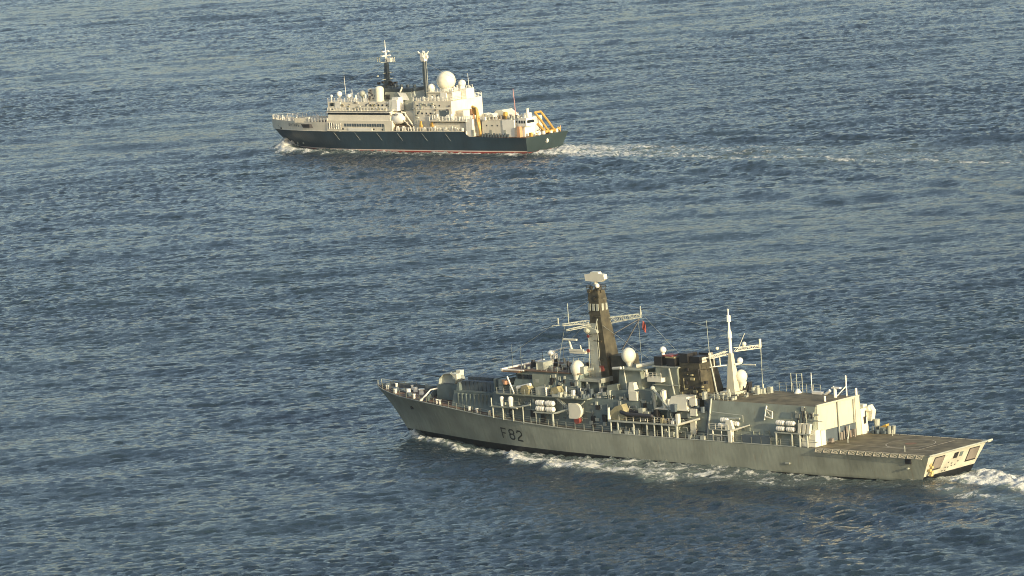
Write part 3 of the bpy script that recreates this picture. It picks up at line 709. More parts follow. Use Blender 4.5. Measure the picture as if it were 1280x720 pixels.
# 01 deck edge walkway on the port side
m = MB(); m.box(36.5, 58.0, 4.8, 6.9, 9.95, 10.15); m.box(36.5, 58.0, -6.9, -4.8, 9.95, 10.15); m.build('walkway', GREY, frig)
m = MB(); m.rail([(36.6, 6.85, 10.15), (50, 6.85, 10.15)], h=1.0, step=1.5, r=.02, post=.05); m.build('walkway_rail', GREYL, frig)
# life raft canisters 2 x 2
for x in (46.9, 49.2):
    for z in (7.9, 8.95):
        m = MB(); m.capsule((x - .9, 7.0, z), (x + 1.0, 7.0, z), .47); m.cyl((x - .35, 7.0, z), (x - .25, 7.0, z), .5, n=12); m.cyl((x + .3, 7.0, z), (x + .4, 7.0, z), .5, n=12)
        m.build('life_raft_canister', WHITE, frig, smooth=True)
m = MB(); m.box(45.8, 50.6, 6.4, 7.7, 7.25, 7.4); m.cyl((50.2, 7.5, 4.9), (50.2, 7.5, 7.3), .2); m.cyl((46.2, 7.5, 5.2), (46.2, 7.5, 7.3), .08)
m.cyl((50.6, 7.3, 7.3), (54.2, 6.4, 8.4), .18); m.build('raft_rack', GREYL, frig)
# round shield
m = MB(); m.cyl((55.2, 6.6, 7.9), (55.2, 7.15, 7.9), 1.35, n=24); m.box(53.7, 55.2, 6.6, 7.13, 6.55, 9.2); m.build('round_locker', GRP, frig)
m = MB(); m.cyl((55.2, 6.2, 6.2), (55.2, 6.9, 6.2), .62, n=16); m.build('hose_reel', RED, frig)
m = MB(); m.truss((49.6, 6.4, 10.4), (55.2, 6.8, 7.2), .3, .3, 5, .06); m.box(50.0, 51.6, 4.2, 7.2, 10.2, 10.6); m.cyl((53, 6.5, 6.8), (57, 6.5, 9.6), .12); m.build('accommodation_ladder', GREYL, frig)
# wing lockers / saluting guns on 01 deck
for x, mt in ((41.9, CANVAS), (46.6, GREYL), (49.0, CANVAS)):
    m = MB()
    if mt is CANVAS:
        m.prism([(x, 10.5), (x + .3, 11.6), (x + 1.6, 11.9), (x + 2.1, 11.1), (x + 1.7, 10.15), (x + .4, 10.15)], 'y', 5.2, 6.5)
    else: m.box(x - 1.2, x + .9, 5.0, 6.3, 10.15, 11.5)
    m.build('deck_locker', mt, frig)
m = MB(); m.cyl((47.9, 6.3, 10.15), (47.9, 6.3, 11.6), .22); m.cyl((40.3, 6.4, 10.15), (39.2, 6.7, 13.2), .14); m.cyl((52.3, 5.9, 10.2), (52.3, 5.9, 11.9), .12); m.cyl((40.9, 6.2, 11.2), (44.1, 6.1, 11.9), .3); m.split('light_mast', WHITE, frig)
greeble('deck_clutter', GREYL, 50, 57, 3.6, 6.6, 10.15, 34, .2, .9, 8, par=ss)
greeble('deck_clutter', GREYD, 40, 57, 4.0, 6.4, 10.15, 30, .2, .8, 9, par=ss)
# bridge
br = MB().frus((38.5, 54.5, -5.1, 5.1), 10.1, (39.8, 54.5, -4.5, 4.5), 14.0).build('bridge', GREYM, frig)
m = MB(); m.frus((36.8, 41.0, -5.6, 5.6), 13.75, (37.0, 41.0, -5.5, 5.5), 14.1); m.box(41.0, 54.8, -4.9, 4.9, 14.0, 14.15); m.build('bridge_roof', DECKR, br)
m = MB(); m.box(36.7, 37.1, -5.6, 5.6, 13.85, 14.35); m.cyl((37, 5.5, 14.1), (42, 5.3, 14.15), .13); m.build('roof_edge', WHITE, br)
for i in range(3):
    m = MB(); x = 39.95 + i * 1.25; m.box(x, x + 1.0, 4.0, 4.86, 12.6, 13.35); m.build('bridge_window', DKGLASS, br)
for i in range(3):
    m = MB(); x = 39.95 + i * 1.25; m.box(x, x + 1.0, -4.86, -4.0, 12.6, 13.35); m.build('bridge_window', DKGLASS, br)
for i in range(7):
    m = MB(); y = -4.2 + i * 1.22; m.box(38.95, 39.6, y, y + 1.0, 12.6, 13.35); m.build('bridge_window', DKGLASS, br)
m = MB(); m.box(38.9, 43.6, 4.85, 6.1, 10.15, 11.4); m.box(43.6, 47.9, 4.7, 4.98, 11.0, 13.6); m.build('bridge_wing', GREY, br)
wallgreeble('bridge_fittings', GREYL, 44, 54, 4.9, 10.8, 13.4, 26, 13, .13, par=br)
wallgreeble('bridge_fittings', BLACK, 47, 54, 4.95, 10.8, 13.0, 12, 14, .13, par=br)
greeble('roof_fittings', BLACK, 40, 51, -4, 2.6, 14.12, 26, .3, 1.2, 21, par=br)
greeble('roof_fittings', GREYL, 40, 54, -4, 4, 14.12, 26, .2, .8, 22, par=br)
m = MB(); m.box(43.4, 45.2, 1.2, 3.6, 14.15, 15.5); m.box(45.0, 45.25, 1.4, 3.4, 14.3, 15.3); m.build('roof_locker', GREYL, br)
m = MB(); m.rail([(45.5, 4.6, 14.15), (54.5, 4.6, 14.15)], h=.9, step=1.2, r=.02, post=.05); m.rail([(41, -4.8, 14.15), (54.5, -4.8, 14.15)], h=.9, step=1.2, r=.02, post=.05); m.build('roof_rail', GREYL, br)
m = MB()
for x, y, h in ((38.4, 4.2, 4.4), (40.1, 3.8, 4.8), (39.0, -3, 3), (43, -4.2, 3.4)): m.cyl((x, y, 14.1), (x, y, 14.1 + h), .07, .03)
m.split('whip_aerial', GREYD, br)
dr = MB(); dr.cyl((43.8, -.2, 14.1), (43.8, -.2, 16.2), .4, .33, 12); dr.sph((43.8, -.2, 16.5), .75, (1, 1, .75), 14, 8); dr.cyl((43.9, -.2, 16.8), (47.6, -1.4, 17.8), .16, .07); dr.box(44.5, 44.9, -.6, .2, 15.6, 16.5)
dr.build('optical_director', WHITE, frig, smooth=True)
# dome and platform by the mast
m = MB(); m.sph((53.6, 4.0, 14.8), 1.28, (1, .95, 1.2)); m.cyl((53.6, 4, 12.4), (53.6, 4, 13.9), .7, .9, 14); m.build('tracker_dome', GRP, frig, smooth=True)
m = MB(); m.box(54.6, 55.6, 3.4, 4.6, 14.1, 15.3); m.cyl((55.3, 3.7, 14.6), (56.6, 3.2, 14.8), .28); m.build('tracker_arm', GREYL, frig)
pf = MB(); pf.box(52.2, 59.4, 1.0, 4.6, 12.75, 13.15); pf.box(59.2, 59.45, -2.6, 4.6, 12.6, 13.4); pf.box(58.9, 59.2, -2.6, 4.4, 11.6, 11.95)
for x in (53, 56, 58.9): pf.cyl((x, 4.4, 10.1), (x, 4.4, 12.8), .2)
pf.build('mast_platform', GREYL, frig)
mh_ = MB().box(54.6, 59.0, 1.2, 3.6, 10.1, 12.7).build('mast_house', GREYM, frig)
greeble('platform_clutter', GREYD, 53.5, 59, 2.9, 5.4, 10.15, 30, .3, 1.0, 31, 1.7, par=mh_)
greeble('platform_clutter', WHITE, 53.5, 59.5, 4.0, 5.6, 10.15, 14, .2, .6, 32, 1.5, par=mh_)
m = MB(); m.cyl((58.5, 5.4, 10.6), (62.5, 4.6, 11.2), .3); m.prism([(60.6, 10.1), (61.2, 12.4), (63.4, 12.7), (64.0, 10.1)], 'y', 2.6, 5.0); m.build('boiler_uptake', GREY, frig)
# foremast
fmm = MB().frus((55.0, 59.4, -2.0, 2.0), 10.1, (54.6, 56.7, -.95, .95), 27.6).build('foremast', SOOT, frig, label='tall dark brown tapered foremast')
m = MB()     # lighter port facing cable trunk and ladders
m.frus((55.0, 57.2, 1.5, 2.35), 10.1, (54.7, 56.1, .9, 1.35), 22.5)
m.build('cable_trunk', GREYL, fmm)
for z in (16.2, 19.4, 23.6):
    m = MB(); w = 2.1 - (z - 10) * .05; m.box(57.2 - w, 56.4 + w * .6, -w * .8, w, z, z + .14); m.build('mast_platform', SOOT, fmm)
m = MB()
m.tube([(54.8, 2.4, 11), (54.6, 1.5, 22.8)], .1); m.tube([(57.3, 2.1, 11), (56.4, 1.3, 22.8)], .08)
for i in range(14): z = 11.5 + i * .8; m.cyl((55.0, 2.42 - .07 * i, z), (55.6, 2.42 - .07 * i, z), .05)
m.build('mast_ladder', GREYL, fmm)
m = MB(); m.frus((59.6, 63.2, -2.2, 1.6), 10.1, (58.9, 62.4, -2.2, 1.2), 17.0); m.build('uptake_casing', SOOT, fmm)
m = MB(); m.box(56.9, 57.8, 1.3, 1.9, 14.2, 15.2); m.cyl((54.9, 2.3, 17.8), (54.9, 2.45, 17.8), .35); m.cyl((54.8, 2.0, 20.3), (54.8, 2.1, 20.3), .3); m.split('mast_lamp', RED, fmm)
for i, (x, y) in enumerate(((54.8, 1.0), (55.7, 1.0), (56.6, 1.0), (57.0, .3), (57.0, -.7))):
    m = MB()
    if i < 3: m.box(x - .24, x + .24, .8, 1.22, 24.7, 25.9)
    else: m.box(56.7, 57.15, y - .24, y + .24, 24.7, 25.9)
    m.build('sensor_window', GREYL, fmm)
m = MB(); m.frus((54.4, 57.0, -1.1, 1.1), 24.2, (54.4, 57.0, -1.1, 1.1), 24.4); m.frus((54.4, 57.0, -1.1, 1.1), 26.4, (54.6, 56.7, -.9, .9), 28.2); m.split('sensor_housing', SOOT, fmm)
m = MB(); m.truss((55.5, 0, 28.4), (55.5, 0, 29.8), 1.3, 1.3, 2, .09); m.rail([(54.4, 1.1, 28.1), (56.9, 1.1, 28.1), (56.9, -1.1, 28.1), (54.4, -1.1, 28.1), (54.4, 1.1, 28.1)], h=.9, step=1, r=.04, post=.05)
rng = random.Random(5)
for _ in range(16): m.cbox((rng.uniform(54.3, 56.9), rng.uniform(-1.2, 1.2), rng.uniform(26.6, 28.7)), (.45, .45, .45))
m.build('mast_top_gear', SOOT, fmm)
m = MB()
m.prism([(53.6, 29.75), (57.2, 29.7), (58.0, 30.2), (57.9, 31.0), (56.8, 31.1), (56.6, 31.4), (54.9, 31.4), (54.7, 31.1), (53.4, 30.9)], 'y', -.42, .42)
m.cyl((55.6, 0, 29.2), (55.6, 0, 30.2), .35, n=12); m.build('search_radar', GRP, fmm, label='white slab shaped radar antenna at masthead')
m = MB(); m.sph((56.8, 1.0, 29.1), .42, nu=12, nv=8); m.build('mast_dome', WHITE, fmm, smooth=True)
# yards
ym = MB()
ym.truss((54.4, 1.2, 22.7), (52.2, 5.6, 22.7), .8, .6, 6, .045, .5)
ym.truss((55.2, 1.2, 22.2), (53.0, 5.6, 21.8), .5, .4, 5, .04, .6)
ym.truss((56.9, -1.0, 22.7), (59.7, -6.7, 22.9), 1.0, 1.0, 8, .05, .6)
ym.cyl((51.9, 6.0, 22.7), (51.2, 7.3, 22.7), .05); ym.cyl((52.8, 4.6, 22.7), (52.8, 4.6, 26.4), .09, .05); ym.cyl((51.8, 6.2, 22.9), (51.8, 6.2, 24), .12)
ym.cyl((59.7, -6.6, 22.9), (59.7, -6.6, 24.6), .22, .06)
ym.build('yard_arm', GREYL, fmm)
m = MB(); m.tube([(59.6, -1.2, 17.6), (59.9, -6.0, 22.4)], .12); m.tube([(56.8, 1.4, 15.5), (58.0, -1.5, 20.5), (59.9, -6.0, 22.4)], .08); m.build('yard_strut', BLACK, fmm)
m = MB(); m.prism([(54.2, 20.6), (56.8, 20.9), (56.6, 21.4), (54.4, 22.2)], 'y', 1.1, 1.9); m.cyl((54.7, 1.9, 21.2), (54.7, 2.6, 21.5), .5, .35); m.cyl((56, 1.6, 21), (57.0, 1.8, 23.4), .1); m.build('mast_ledge', GREYL, fmm)
# navigation radar bracket forward
nr = MB(); nr.box(50.6, 54.2, 1.6, 2.5, 17.2, 17.7); nr.cyl((50.8, 2, 17.6), (50.2, 2, 19.4), .2, .14); nr.cyl((53.0, 2, 17.6), (52.8, 2, 18.6), .1); nr.box(49.0, 52.0, 1.8, 2.2, 19.4, 19.7)
nr.box(50.6, 54.0, 2.45, 2.6, 17.6, 18.0)
nr.build('navigation_radar', GRP, fmm)
m = MB(); m.tube([(54.4, 2.0, 22.4), (44, 1.6, 14.6)], .03, 4); m.tube([(57.0, 1, 22.4), (70, 2.5, 16.5)], .03, 4); m.tube([(60, -7.2, 22.6), (72, -3, 16.5)], .03, 4); m.tube([(54.6, 1.0, 26.4), (24, .6, 10.4)], .03, 4); m.tube([(54.8, -.8, 26.4), (38.5, -4.6, 14.2)], .03, 4); m.tube([(52.4, 5.2, 22.5), (49.0, 5.6, 10.4)], .03, 4); m.tube([(56.8, 0, 26.8), (84.9, 0, 22.0)], .03, 4); m.tube([(59.4, -6.2, 22.6), (60.5, -5.2, 10.4)], .03, 4); m.build('halyard', GREYL, fmm)

# flag on the starboard yard (hangs from a line: its own thing)
fl = MB(); vs = []
for i in range(7):
    for j in range(5):
        vs.append((60.0 + i * .11 + .06 * math.sin(j * 1.3), -6.6 + .09 * math.sin(i * 1.4 + j * .8), 22.1 - j * .42 - i * .1))
fl.add(vs, [(i * 5 + j, (i + 1) * 5 + j, (i + 1) * 5 + j + 1, i * 5 + j + 1) for i in range(6) for j in range(4)])
fo_ = fl.build('signal_flag', paint('faded_red_cloth', (0.38, 0.09, 0.07), 0.9), None, smooth=True)
fo_.location = O1; fo_.rotation_euler = (0, 0, -T1)
tag(fo_, 'small red flag hanging from the starboard yardarm of the frigate', 'flag')

# midships
md = MB(); poly = [(58.5, 9.9), (60.0, 11.0), (63.0, 11.7), (68.0, 12.0), (71.6, 12.0), (71.6, 4.6), (58.5, 4.6)]
md.prism(poly, 'y', -5.3, 5.3); mdo = md.build('midships_deckhouse', GREYM, frig, label='grey deckhouse with rounded shoulder behind the foremast')
wallgreeble('deckhouse_fittings', GREYL, 60, 72, 5.35, 7.2, 11.2, 26, 41, par=mdo)
wallgreeble('deckhouse_fittings', BLACK, 60, 72, 5.35, 5.0, 10.5, 26, 42, par=mdo)
m = MB(); m.frus((63.0, 68.6, -.5, 4.2), 11.7, (63.3, 68.0, 0, 4.0), 15.2); m.box(62.6, 69.2, -1, 4.8, 15.2, 15.4); m.build('sensor_deckhouse', GREY, frig)
m = MB(); m.cyl((62.5, 4.7, 15.4), (64.5, 4.9, 15.6), .25); m.cyl((66.5, 3, 15.7), (69.5, 1.5, 16.2), .35); m.split('horizontal_launcher', GRP, frig)
m = MB(); m.sph((63.9, 2, 17.3), 1.27, (1, 1, 1.1)); m.cyl((64.0, 2, 15.2), (64.0, 2, 16.4), .35, .8, 12); m.build('satellite_dome', GRP, frig, smooth=True)
m = MB(); m.cyl((65.2, 4.4, 11.5), (64.6, 4.3, 15.8), .09); m.frus((66.2, 67.9, 4.2, 5.4), 11.2, (66.4, 67.4, 4.3, 5.2), 13.2); m.box(66.8, 68.6, 4.9, 5.9, 10.2, 11.8); m.build('white_cabinet', GRP, frig)
# boat deck with posts
m = MB(); m.box(63.6, 79.4, 5.2, 8.0, 6.75, 6.95); bdo = m.build('boat_deck', GREY, frig)
m = MB()
for i, x in enumerate((64.0, 65.6, 69.2, 72.2, 73.9, 75.6, 77.2, 79.0)): m.cyl((x, 7.85, 4.6), (x, 7.85, 6.8), .15 if i < 7 else .24)
m.box(63.6, 79.4, 7.86, 8.06, 6.7, 7.0); m.split('boat_deck_post', GREYL, frig)
m = MB(); m.rail([(66, 7.9, 6.95), (79, 7.9, 6.95)], h=1.0, step=1.6, r=.02, post=.05); m.box(79.0, 79.5, 7.3, 8.0, 6.9, 8.8); m.cyl((79.2, 7.9, 6.9), (83.2, 6.6, 8.0), .2); m.cyl((63.5, 7.6, 7), (63.3, 7.4, 9.0), .35, .2); m.build('boat_deck_rail', GRP, frig)
m = MB(); m.prism([(64.0, 7.0), (63.8, 8.4), (65.0, 9.3), (66.4, 9.7), (66.9, 8.8), (67.2, 7.6), (66.5, 7.0)], 'y', 6.2, 7.6); m.build('covered_gear', CANVAS, frig)
greeble('boat_deck_gear', BLACK, 68, 79, 5.4, 7.4, 6.95, 30, .3, .9, 51, par=bdo)
greeble('boat_deck_gear', WHITE, 68, 78.4, 6.8, 7.6, 6.95, 11, .3, .8, 52, par=bdo)
greeble('boat_deck_gear', CANVAS, 73, 77, 6.2, 7.5, 7.1, 12, .3, .8, 53, par=bdo)
greeble('under_deck_gear', GREYL, 64, 90, 6.2, 7.4, 4.62, 46, .3, 1.0, 54, par=wdk)
m = MB(); m.cyl((72.4, 5.9, 12.6), (76.6, 6.9, 9.6), .26, .2); m.cyl((72.6, 5.6, 6.9), (72.4, 5.8, 12.6), .32, .26); m.sph((72.4, 5.9, 12.6), .45, nu=12, nv=8); m.cyl((76.6, 6.9, 9.6), (76.6, 7, 9.0), .1); m.build('boat_crane', GREYL, frig, smooth='auto')
# rigid inflatable boat (own thing)
rb = empty('inflatable_boat', O1 + Matrix.Rotation(-T1, 3, 'Z') @ Vector((69.6, -6.9, 7.6)), -T1)
tag(rb, 'dark rigid inflatable boat lying on the boat deck amidships of the frigate', 'inflatable boat')
m = MB(); path = [(3.9, 1.0, .55), (-1.8, 1.05, .6), (-3.2, .7, .8), (-3.9, 0, 1.0), (-3.2, -.7, .8), (-1.8, -1.05, .6), (3.9, -1.0, .55)]
for a, b in zip(path, path[1:]): m.cyl(a, b, .34, n=10)
for p in path: m.sph(p, .34, nu=10, nv=6)
m.build('tube', RUBBER, rb, smooth=True)
m = MB(); vs = []
for x, w, z in ((4, .85, -.1), (2, .95, -.25), (-1.5, .9, -.2), (-3.2, .4, .3), (-3.8, .05, .8)): vs += [(x, w, .45), (x, 0, z), (x, -w, .45)]
m.add(vs, [(i * 3 + j, i * 3 + 3 + j, i * 3 + 4 + j, i * 3 + 1 + j) for i in range(4) for j in range(2)] + [(0, 1, 2)]); m.add([vs[i] for i in (0, 3, 6, 9, 11, 8, 5, 2)], [tuple(range(8))]); m.build('boat_hull', GREYD, rb)
m = MB(); m.box(.4, 1.4, -.4, .4, .45, 1.6); m.box(1.7, 2.6, -.35, .35, .45, 1.1); m.build('console', GREYL, rb)
m = MB(); m.box(3.9, 4.5, -.35, .35, .3, 1.5); m.cyl((4.3, 0, .3), (4.3, 0, -.5), .12); m.build('outboard_motor', BLACK, rb)

# funnel group
fb = MB(); fb.frus((70.4, 77.0, -3.8, 4.2), 4.7, (71.4, 76.2, -3.6, 3.6), 16.0).build('funnel_deckhouse', GREY, frig)
m = MB(); m.box(70.6, 76.6, -3.7, 3.75, 15.9, 16.1); m.box(70.9, 77.0, 3.9, 4.25, 12.9, 13.0); m.cyl((74.6, 3.85, 15.8), (75.9, 4.3, 11.4), .17); m.build('deckhouse_trim', GREYL, frig)
m = MB(); m.box(70.4, 73.6, 3.2, 4.9, 13.5, 14.2); m.rail([(69.9, 4.9, 14.2), (73.6, 4.9, 14.2)], h=.9, step=.9); m.cyl((70.0, 4.5, 14.2), (70.0, 4.5, 15.5), .2); m.build('lookout_platform', GRP, frig)
m = MB(); m.box(70.9, 72.6, 1.6, 3.4, 16.1, 17.7); m.box(73.7, 75.6, 1.6, 3.4, 16.1, 17.5); m.split('dark_cabinet', BLACK, frig)
m = MB(); m.sph((71.7, 1.8, 18.6), .6, nu=18, nv=10); m.cyl((71.7, 1.8, 17.6), (71.7, 1.8, 18.3), .3, n=12); m.build('small_dome', WHITE, frig, smooth=True)
m = MB(); m.box(72.7, 74.8, 1.2, 3.2, 17.75, 17.95); m.build('dome_shelf', RED, frig); m = MB(); m.box(73.4, 75.4, 2.0, 3.3, 17.5, 17.74); m.build('shelf_box', CANVAS, frig)
m = MB()
for k in range(14):
    t = 2 * math.pi * k / 14; t2 = 2 * math.pi * (k + 1) / 14
    m.cyl((73.2 + .55 * math.cos(t), 4.12, 11.3 + .75 * math.sin(t)), (73.2 + .55 * math.cos(t2), 4.12, 11.3 + .75 * math.sin(t2)), .13, n=6)
m.build('lifebuoy', WHITE, frig)
fun = MB().frus((76.3, 82.2, -2.0, 3.8), 7.5, (76.4, 80.8, -1.2, 3.1), 16.8).build('funnel', SOOT, frig, label='dark soot brown funnel casing with square exhaust boxes')
m = MB(); m.frus((81.9, 83.0, -1.8, .6), 7.5, (80.6, 81.3, -1.1, .4), 15.6); m.build('funnel_step', SOOT, fun)
m = MB(); m.box(76.2, 78.2, .4, 3.0, 16.6, 18.4); m.box(78.3, 80.6, .2, 2.7, 16.6, 17.9); m.box(78.4, 80.4, -1.1, .1, 16.6, 18.2); m.box(76.6, 78.3, -1.1, .3, 16.6, 18.0); m.split('exhaust_box', BLACK, fun)
for (x, y, z) in ((78.25, 1.7, 17.2), (80.65, 1.5, 17.1), (80.45, -.5, 17.6)):
    m = MB(); m.box(x - .3, x + .04, y - .55, y + .55, z - .5, z + .6); m.build('exhaust_louvre', GRP, fun)
wallgreeble('funnel_fittings', CANVAS, 76.5, 83, 3.85, 8.0, 15, 20, 61, .08, par=fun)
wallgreeble('funnel_fittings', BLACK, 76.5, 83, 3.9, 8.0, 16, 30, 62, .08, par=fun)
lfh = MB().box(75.5, 84.6, -6.0, 6.2, 4.6, 9.2).build('lower_funnel_house', GREY, frig)
greeble('funnel_base_gear', GREYD, 77, 84, 3.9, 6.6, 9.0, 34, .3, 1.2, 63, 2.2, par=lfh)
m = MB(); m.frus((76.4, 80.6, 3.6, 6.8), 9.4, (77.0, 80.4, 3.6, 6.5), 11.5); m.box(73.6, 81, 3.6, 6.9, 9.2, 9.4); m.build('midships_locker', GRP, frig)
m = MB(); m.cyl((75.4, 6.3, 9.2), (75.2, 6.3, 12.4), .45); m.cyl((76.4, 6.2, 9.2), (76.4, 6.2, 11.0), .5); m.split('ventilator', GRP, frig)
m = MB()
for z in (8.4, 10.2): m.box(81.2, 82.6, 6.25, 6.7, z, z + 1.2)
m.box(81.0, 82.2, 6.25, 6.6, 5.2, 7.6); m.split('locker', GRP, frig)
wallgreeble('lower_house_fittings', GREYL, 76, 82, 6.3, 5.0, 8.8, 30, 71, par=lfh)
wallgreeble('lower_house_fittings', BLACK, 76, 82, 6.3, 5.0, 8.8, 16, 72, par=lfh)

# hangar
h_ = MB()
h_.add([(85.2, 7.5, 4.6), (108, 7.5, 4.6), (108, -7.5, 4.6), (85.2, -7.5, 4.6), (85.4, 5.75, 11.2), (108, 5.75, 11.2), (108, -5.75, 11.2), (85.4, -5.75, 11.2)],
       [(0, 1, 5, 4), (2, 3, 7, 6), (3, 0, 4, 7), (1, 2, 6, 5)])
hg = h_.build('hangar', GREY, frig, label='large grey hangar block with sloping sides')
m = MB(); m.add([(85.4, 5.75, 11.2), (108, 5.75, 11.2), (108, -5.75, 11.2), (85.4, -5.75, 11.2), (85.4, 0, 11.5), (108, 0, 11.5)], [(0, 4, 5, 1), (4, 3, 2, 5)]); m.build('hangar_roof', FDECK, hg)
m = MB(); m.add([(82.4, 5.2, 4.7), (85.25, 7.45, 4.7), (85.45, 6.1, 11.2), (82.6, 4.4, 11.0), (82.4, 3.2, 4.7), (85.2, 3.2, 4.7), (85.4, 3.2, 11.2), (82.6, 3.2, 11.0)],
                [(0, 1, 2, 3), (4, 7, 6, 5), (3, 2, 6, 7), (0, 3, 7, 4), (1, 5, 6, 2)]); m.build('shaded_hangar_corner', GREYD, hg)  # slanted to turn from the sun, with shade also put into its colour
m = MB(); m.cyl((85.35, 7.45, 4.7), (85.5, 5.9, 11.5), .16); m.build('corner_edge', GREYL, hg)
# hangar aft face and half raised door
m = MB(); m.box(108.0, 108.25, 4.75, 5.6, 4.7, 11.2); m.box(108.0, 108.25, -5.7, -4.5, 4.7, 11.2); m.box(108.0, 108.3, -5.7, 5.6, 11.2, 11.45); m.build('door_frame', DOORP, hg)
m = MB()
for a, b in ((4.7, .45), (.35, -4.4)): m.box(108.06, 108.22, b, a, 7.0, 11.15)
m.build('hangar_door', DOORP, hg, label='cream hangar door half raised')
m = MB(); m.box(107.6, 108.04, -4.6, 4.8, 4.74, 7.0); m.build('dark_opening_panel', GREYD, hg)  # solid panel; the unlit hangar inside is put into its dark colour
m = MB(); m.cyl((108.5, .3, 4.7), (108.4, .3, 11.3), .12); m.cyl((108.4, -3.9, 7), (108.4, -3.9, 11.0), .1); m.split('door_track', GREYL, hg)
greeble('hangar_contents', GREYP, 108.06, 108.5, -3.5, 4.0, 4.74, 9, .3, .7, 81, 1.5, par=hg)
m = MB(); m.cyl((108.8, -1.4, 4.7), (108.6, -2.2, 6.8), .12); m.build('tow_bar', GREYL, frig)
# side lobes of the hangar
m = MB(); m.frus((105.6, 109.0, 5.9, 7.5), 4.7, (106.2, 108.7, 5.7, 6.9), 7.4); m.box(108.0, 109.0, 4.6, 5.8, 4.7, 7.2); m.build('port_equipment_house', GRP, frig)
m = MB(); m.frus((105.2, 108.5, -7.5, -5.7), 4.7, (105.5, 108.3, -7.2, -5.7), 9.0); m.build('starboard_equipment_house', GRP, frig)
m = MB(); m.box(106.2, 107.8, -8.1, -7.1, 7.0, 9.5); m.cyl((107.9, -7.6, 8.6), (108.6, -7.8, 8.8), .5); m.prism([(107.2, 8.9), (108.3, 9.3), (109.0, 8.4), (108.6, 6.6), (107.6, 6.6)], 'y', -9.0, -8.1); m.build('flight_control_cab', GRP, frig)
m = MB(); m.box(108.3, 108.5, -6.9, -6.3, 6.4, 7.6); m.box(108.51, 108.53, -7.0, -6.8, 7.4, 8.6); m.build('cab_window', BLACK, frig)
m = MB(); m.cyl((109.4, -8.6, 4.8), (109.4, -8.6, 6.9), .35, .55); m.box(110.5, 111.9, -8.5, -7.7, 4.7, 5.8); m.cyl((112.6, -8.0, 4.7), (112.6, -8.0, 6.0), .5, .4); m.cyl((113.3, -8.0, 4.7), (113.5, -8.0, 6.1), .3); m.split('deck_ventilator', GREYL, frig)
m = MB(); m.prism([(110.7, 5.8), (112.0, 6.3), (112.0, 5.7), (110.7, 5.7)], 'y', -8.6, -7.7); m.build('yellow_cover', YEL, frig)
greeble('starboard_gear', GREYD, 108.8, 112, -8.6, -7.3, 4.72, 14, .3, .9, 83, par=fd)
wallgreeble('hangar_side_fittings', GREYL, 104, 107.6, 7.2, 5.4, 10.4, 34, 84, .27, par=hg)
wallgreeble('hangar_side_fittings', BLACK, 104, 107.6, 7.15, 5.4, 10.4, 16, 85, .27, par=hg)
wallgreeble('hangar_side_pipes', GREY, 86, 104, 7.3, 5.0, 6.6, 26, 86, .27, par=hg)
# bracket, recess on the side
m = MB(); m.cyl((97.8, 6.1, 10.9), (97.8, 6.9, 8.6), .14); m.tube([(97.8, 6.3, 10.3), (99.4, 6.6, 10.0), (99.6, 7.0, 9.0), (98.0, 6.9, 9.2)], .12); m.tube([(98, 6.4, 10.1), (99.5, 6.9, 9.1)], .09); m.build('davit_arm', GRP, hg)
m = MB(); m.add([(100.6, 6.42, 9.0), (103.4, 6.42, 9.0), (103.2, 6.16, 10.0), (101.2, 6.16, 10.0), (100.6, 6.32, 9.0), (103.4, 6.32, 9.0), (103.2, 6.06, 10), (101.2, 6.06, 10)], [(0, 1, 2, 3), (0, 4, 5, 1), (1, 5, 6, 2), (2, 6, 7, 3), (3, 7, 4, 0)]); m.build('side_hatch', GREYM, hg)
m = MB(); m.cyl((88.2, 7.0, 8.4), (92.6, 7.15, 8.6), .17); m.tube([(86.4, 6.9, 9.4), (93, 6.8, 9.1), (93, 6.8, 8)], .07); m.build('boom', GREYL, hg)
m = MB(); m.box(93.5, 99.5, 7.15, 7.9, 4.62, 6.0); m.build('side_duct', GREYD, hg)
# canister platforms
def canister_platform(x0, x1, posts, cans, z):
    m = MB(); m.box(x0, x1, 6.6, 7.95, z, z + .18)
    for x in posts: m.cyl((x, 7.8, 4.6), (x, 7.8, z), .17)
    m.build('raft_platform', GREYL, frig)
    for (x, y, zz) in cans:
        m = MB(); m.capsule((x - .85, y, zz), (x + .85, y, zz), .4); m.cyl((x - .3, y, zz), (x - .2, y, zz), .43, n=12); m.cyl((x + .25, y, zz), (x + .35, y, zz), .43, n=12); m.build('life_raft_canister', WHITE, frig, smooth=True)
canister_platform(100.6, 108.3, (100.9, 104.3, 106.0, 107.6), [(101.7, 7.5, 7.45), (103.9, 7.5, 7.45), (101.7, 7.45, 8.45), (103.9, 7.45, 8.45)], 6.75)
canister_platform(86.3, 91.6, (90.9,), [(88.9, 7.4, 7.3), (89.3, 7.2, 8.2), (91.2, 6.8, 7.6)], 6.5)
m = MB(); m.box(90.6, 91.3, 7.4, 8.2, 4.6, 6.5); m.box(86.3, 91.2, 7.6, 7.9, 5.6, 5.75); m.cyl((87, 7.8, 4.6), (87, 7.8, 6.5), .12); m.cyl((88.9, 7.8, 4.6), (88.9, 7.8, 6.5), .1); m.rail([(86.3, 7.9, 6.68), (90.5, 7.9, 6.68)], h=.9, step=1.2); m.cyl((91.0, 7.9, 6.5), (94.6, 7.0, 7.6), .2, .1)
m.frus((89.8, 91.6, 7.3, 7.9), 6.68, (90, 91, 7.3, 7.8), 8.3); m.build('torpedo_platform', GRP, frig)
m = MB()
for x in (105.6, 106.6, 107.5): m.prism([(x, 6.95), (x + .5, 6.95), (x + .9, 8.6), (x + .2, 8.6)], 'y', 7.2, 7.8)
m.split('flare_launcher', GRP, frig)
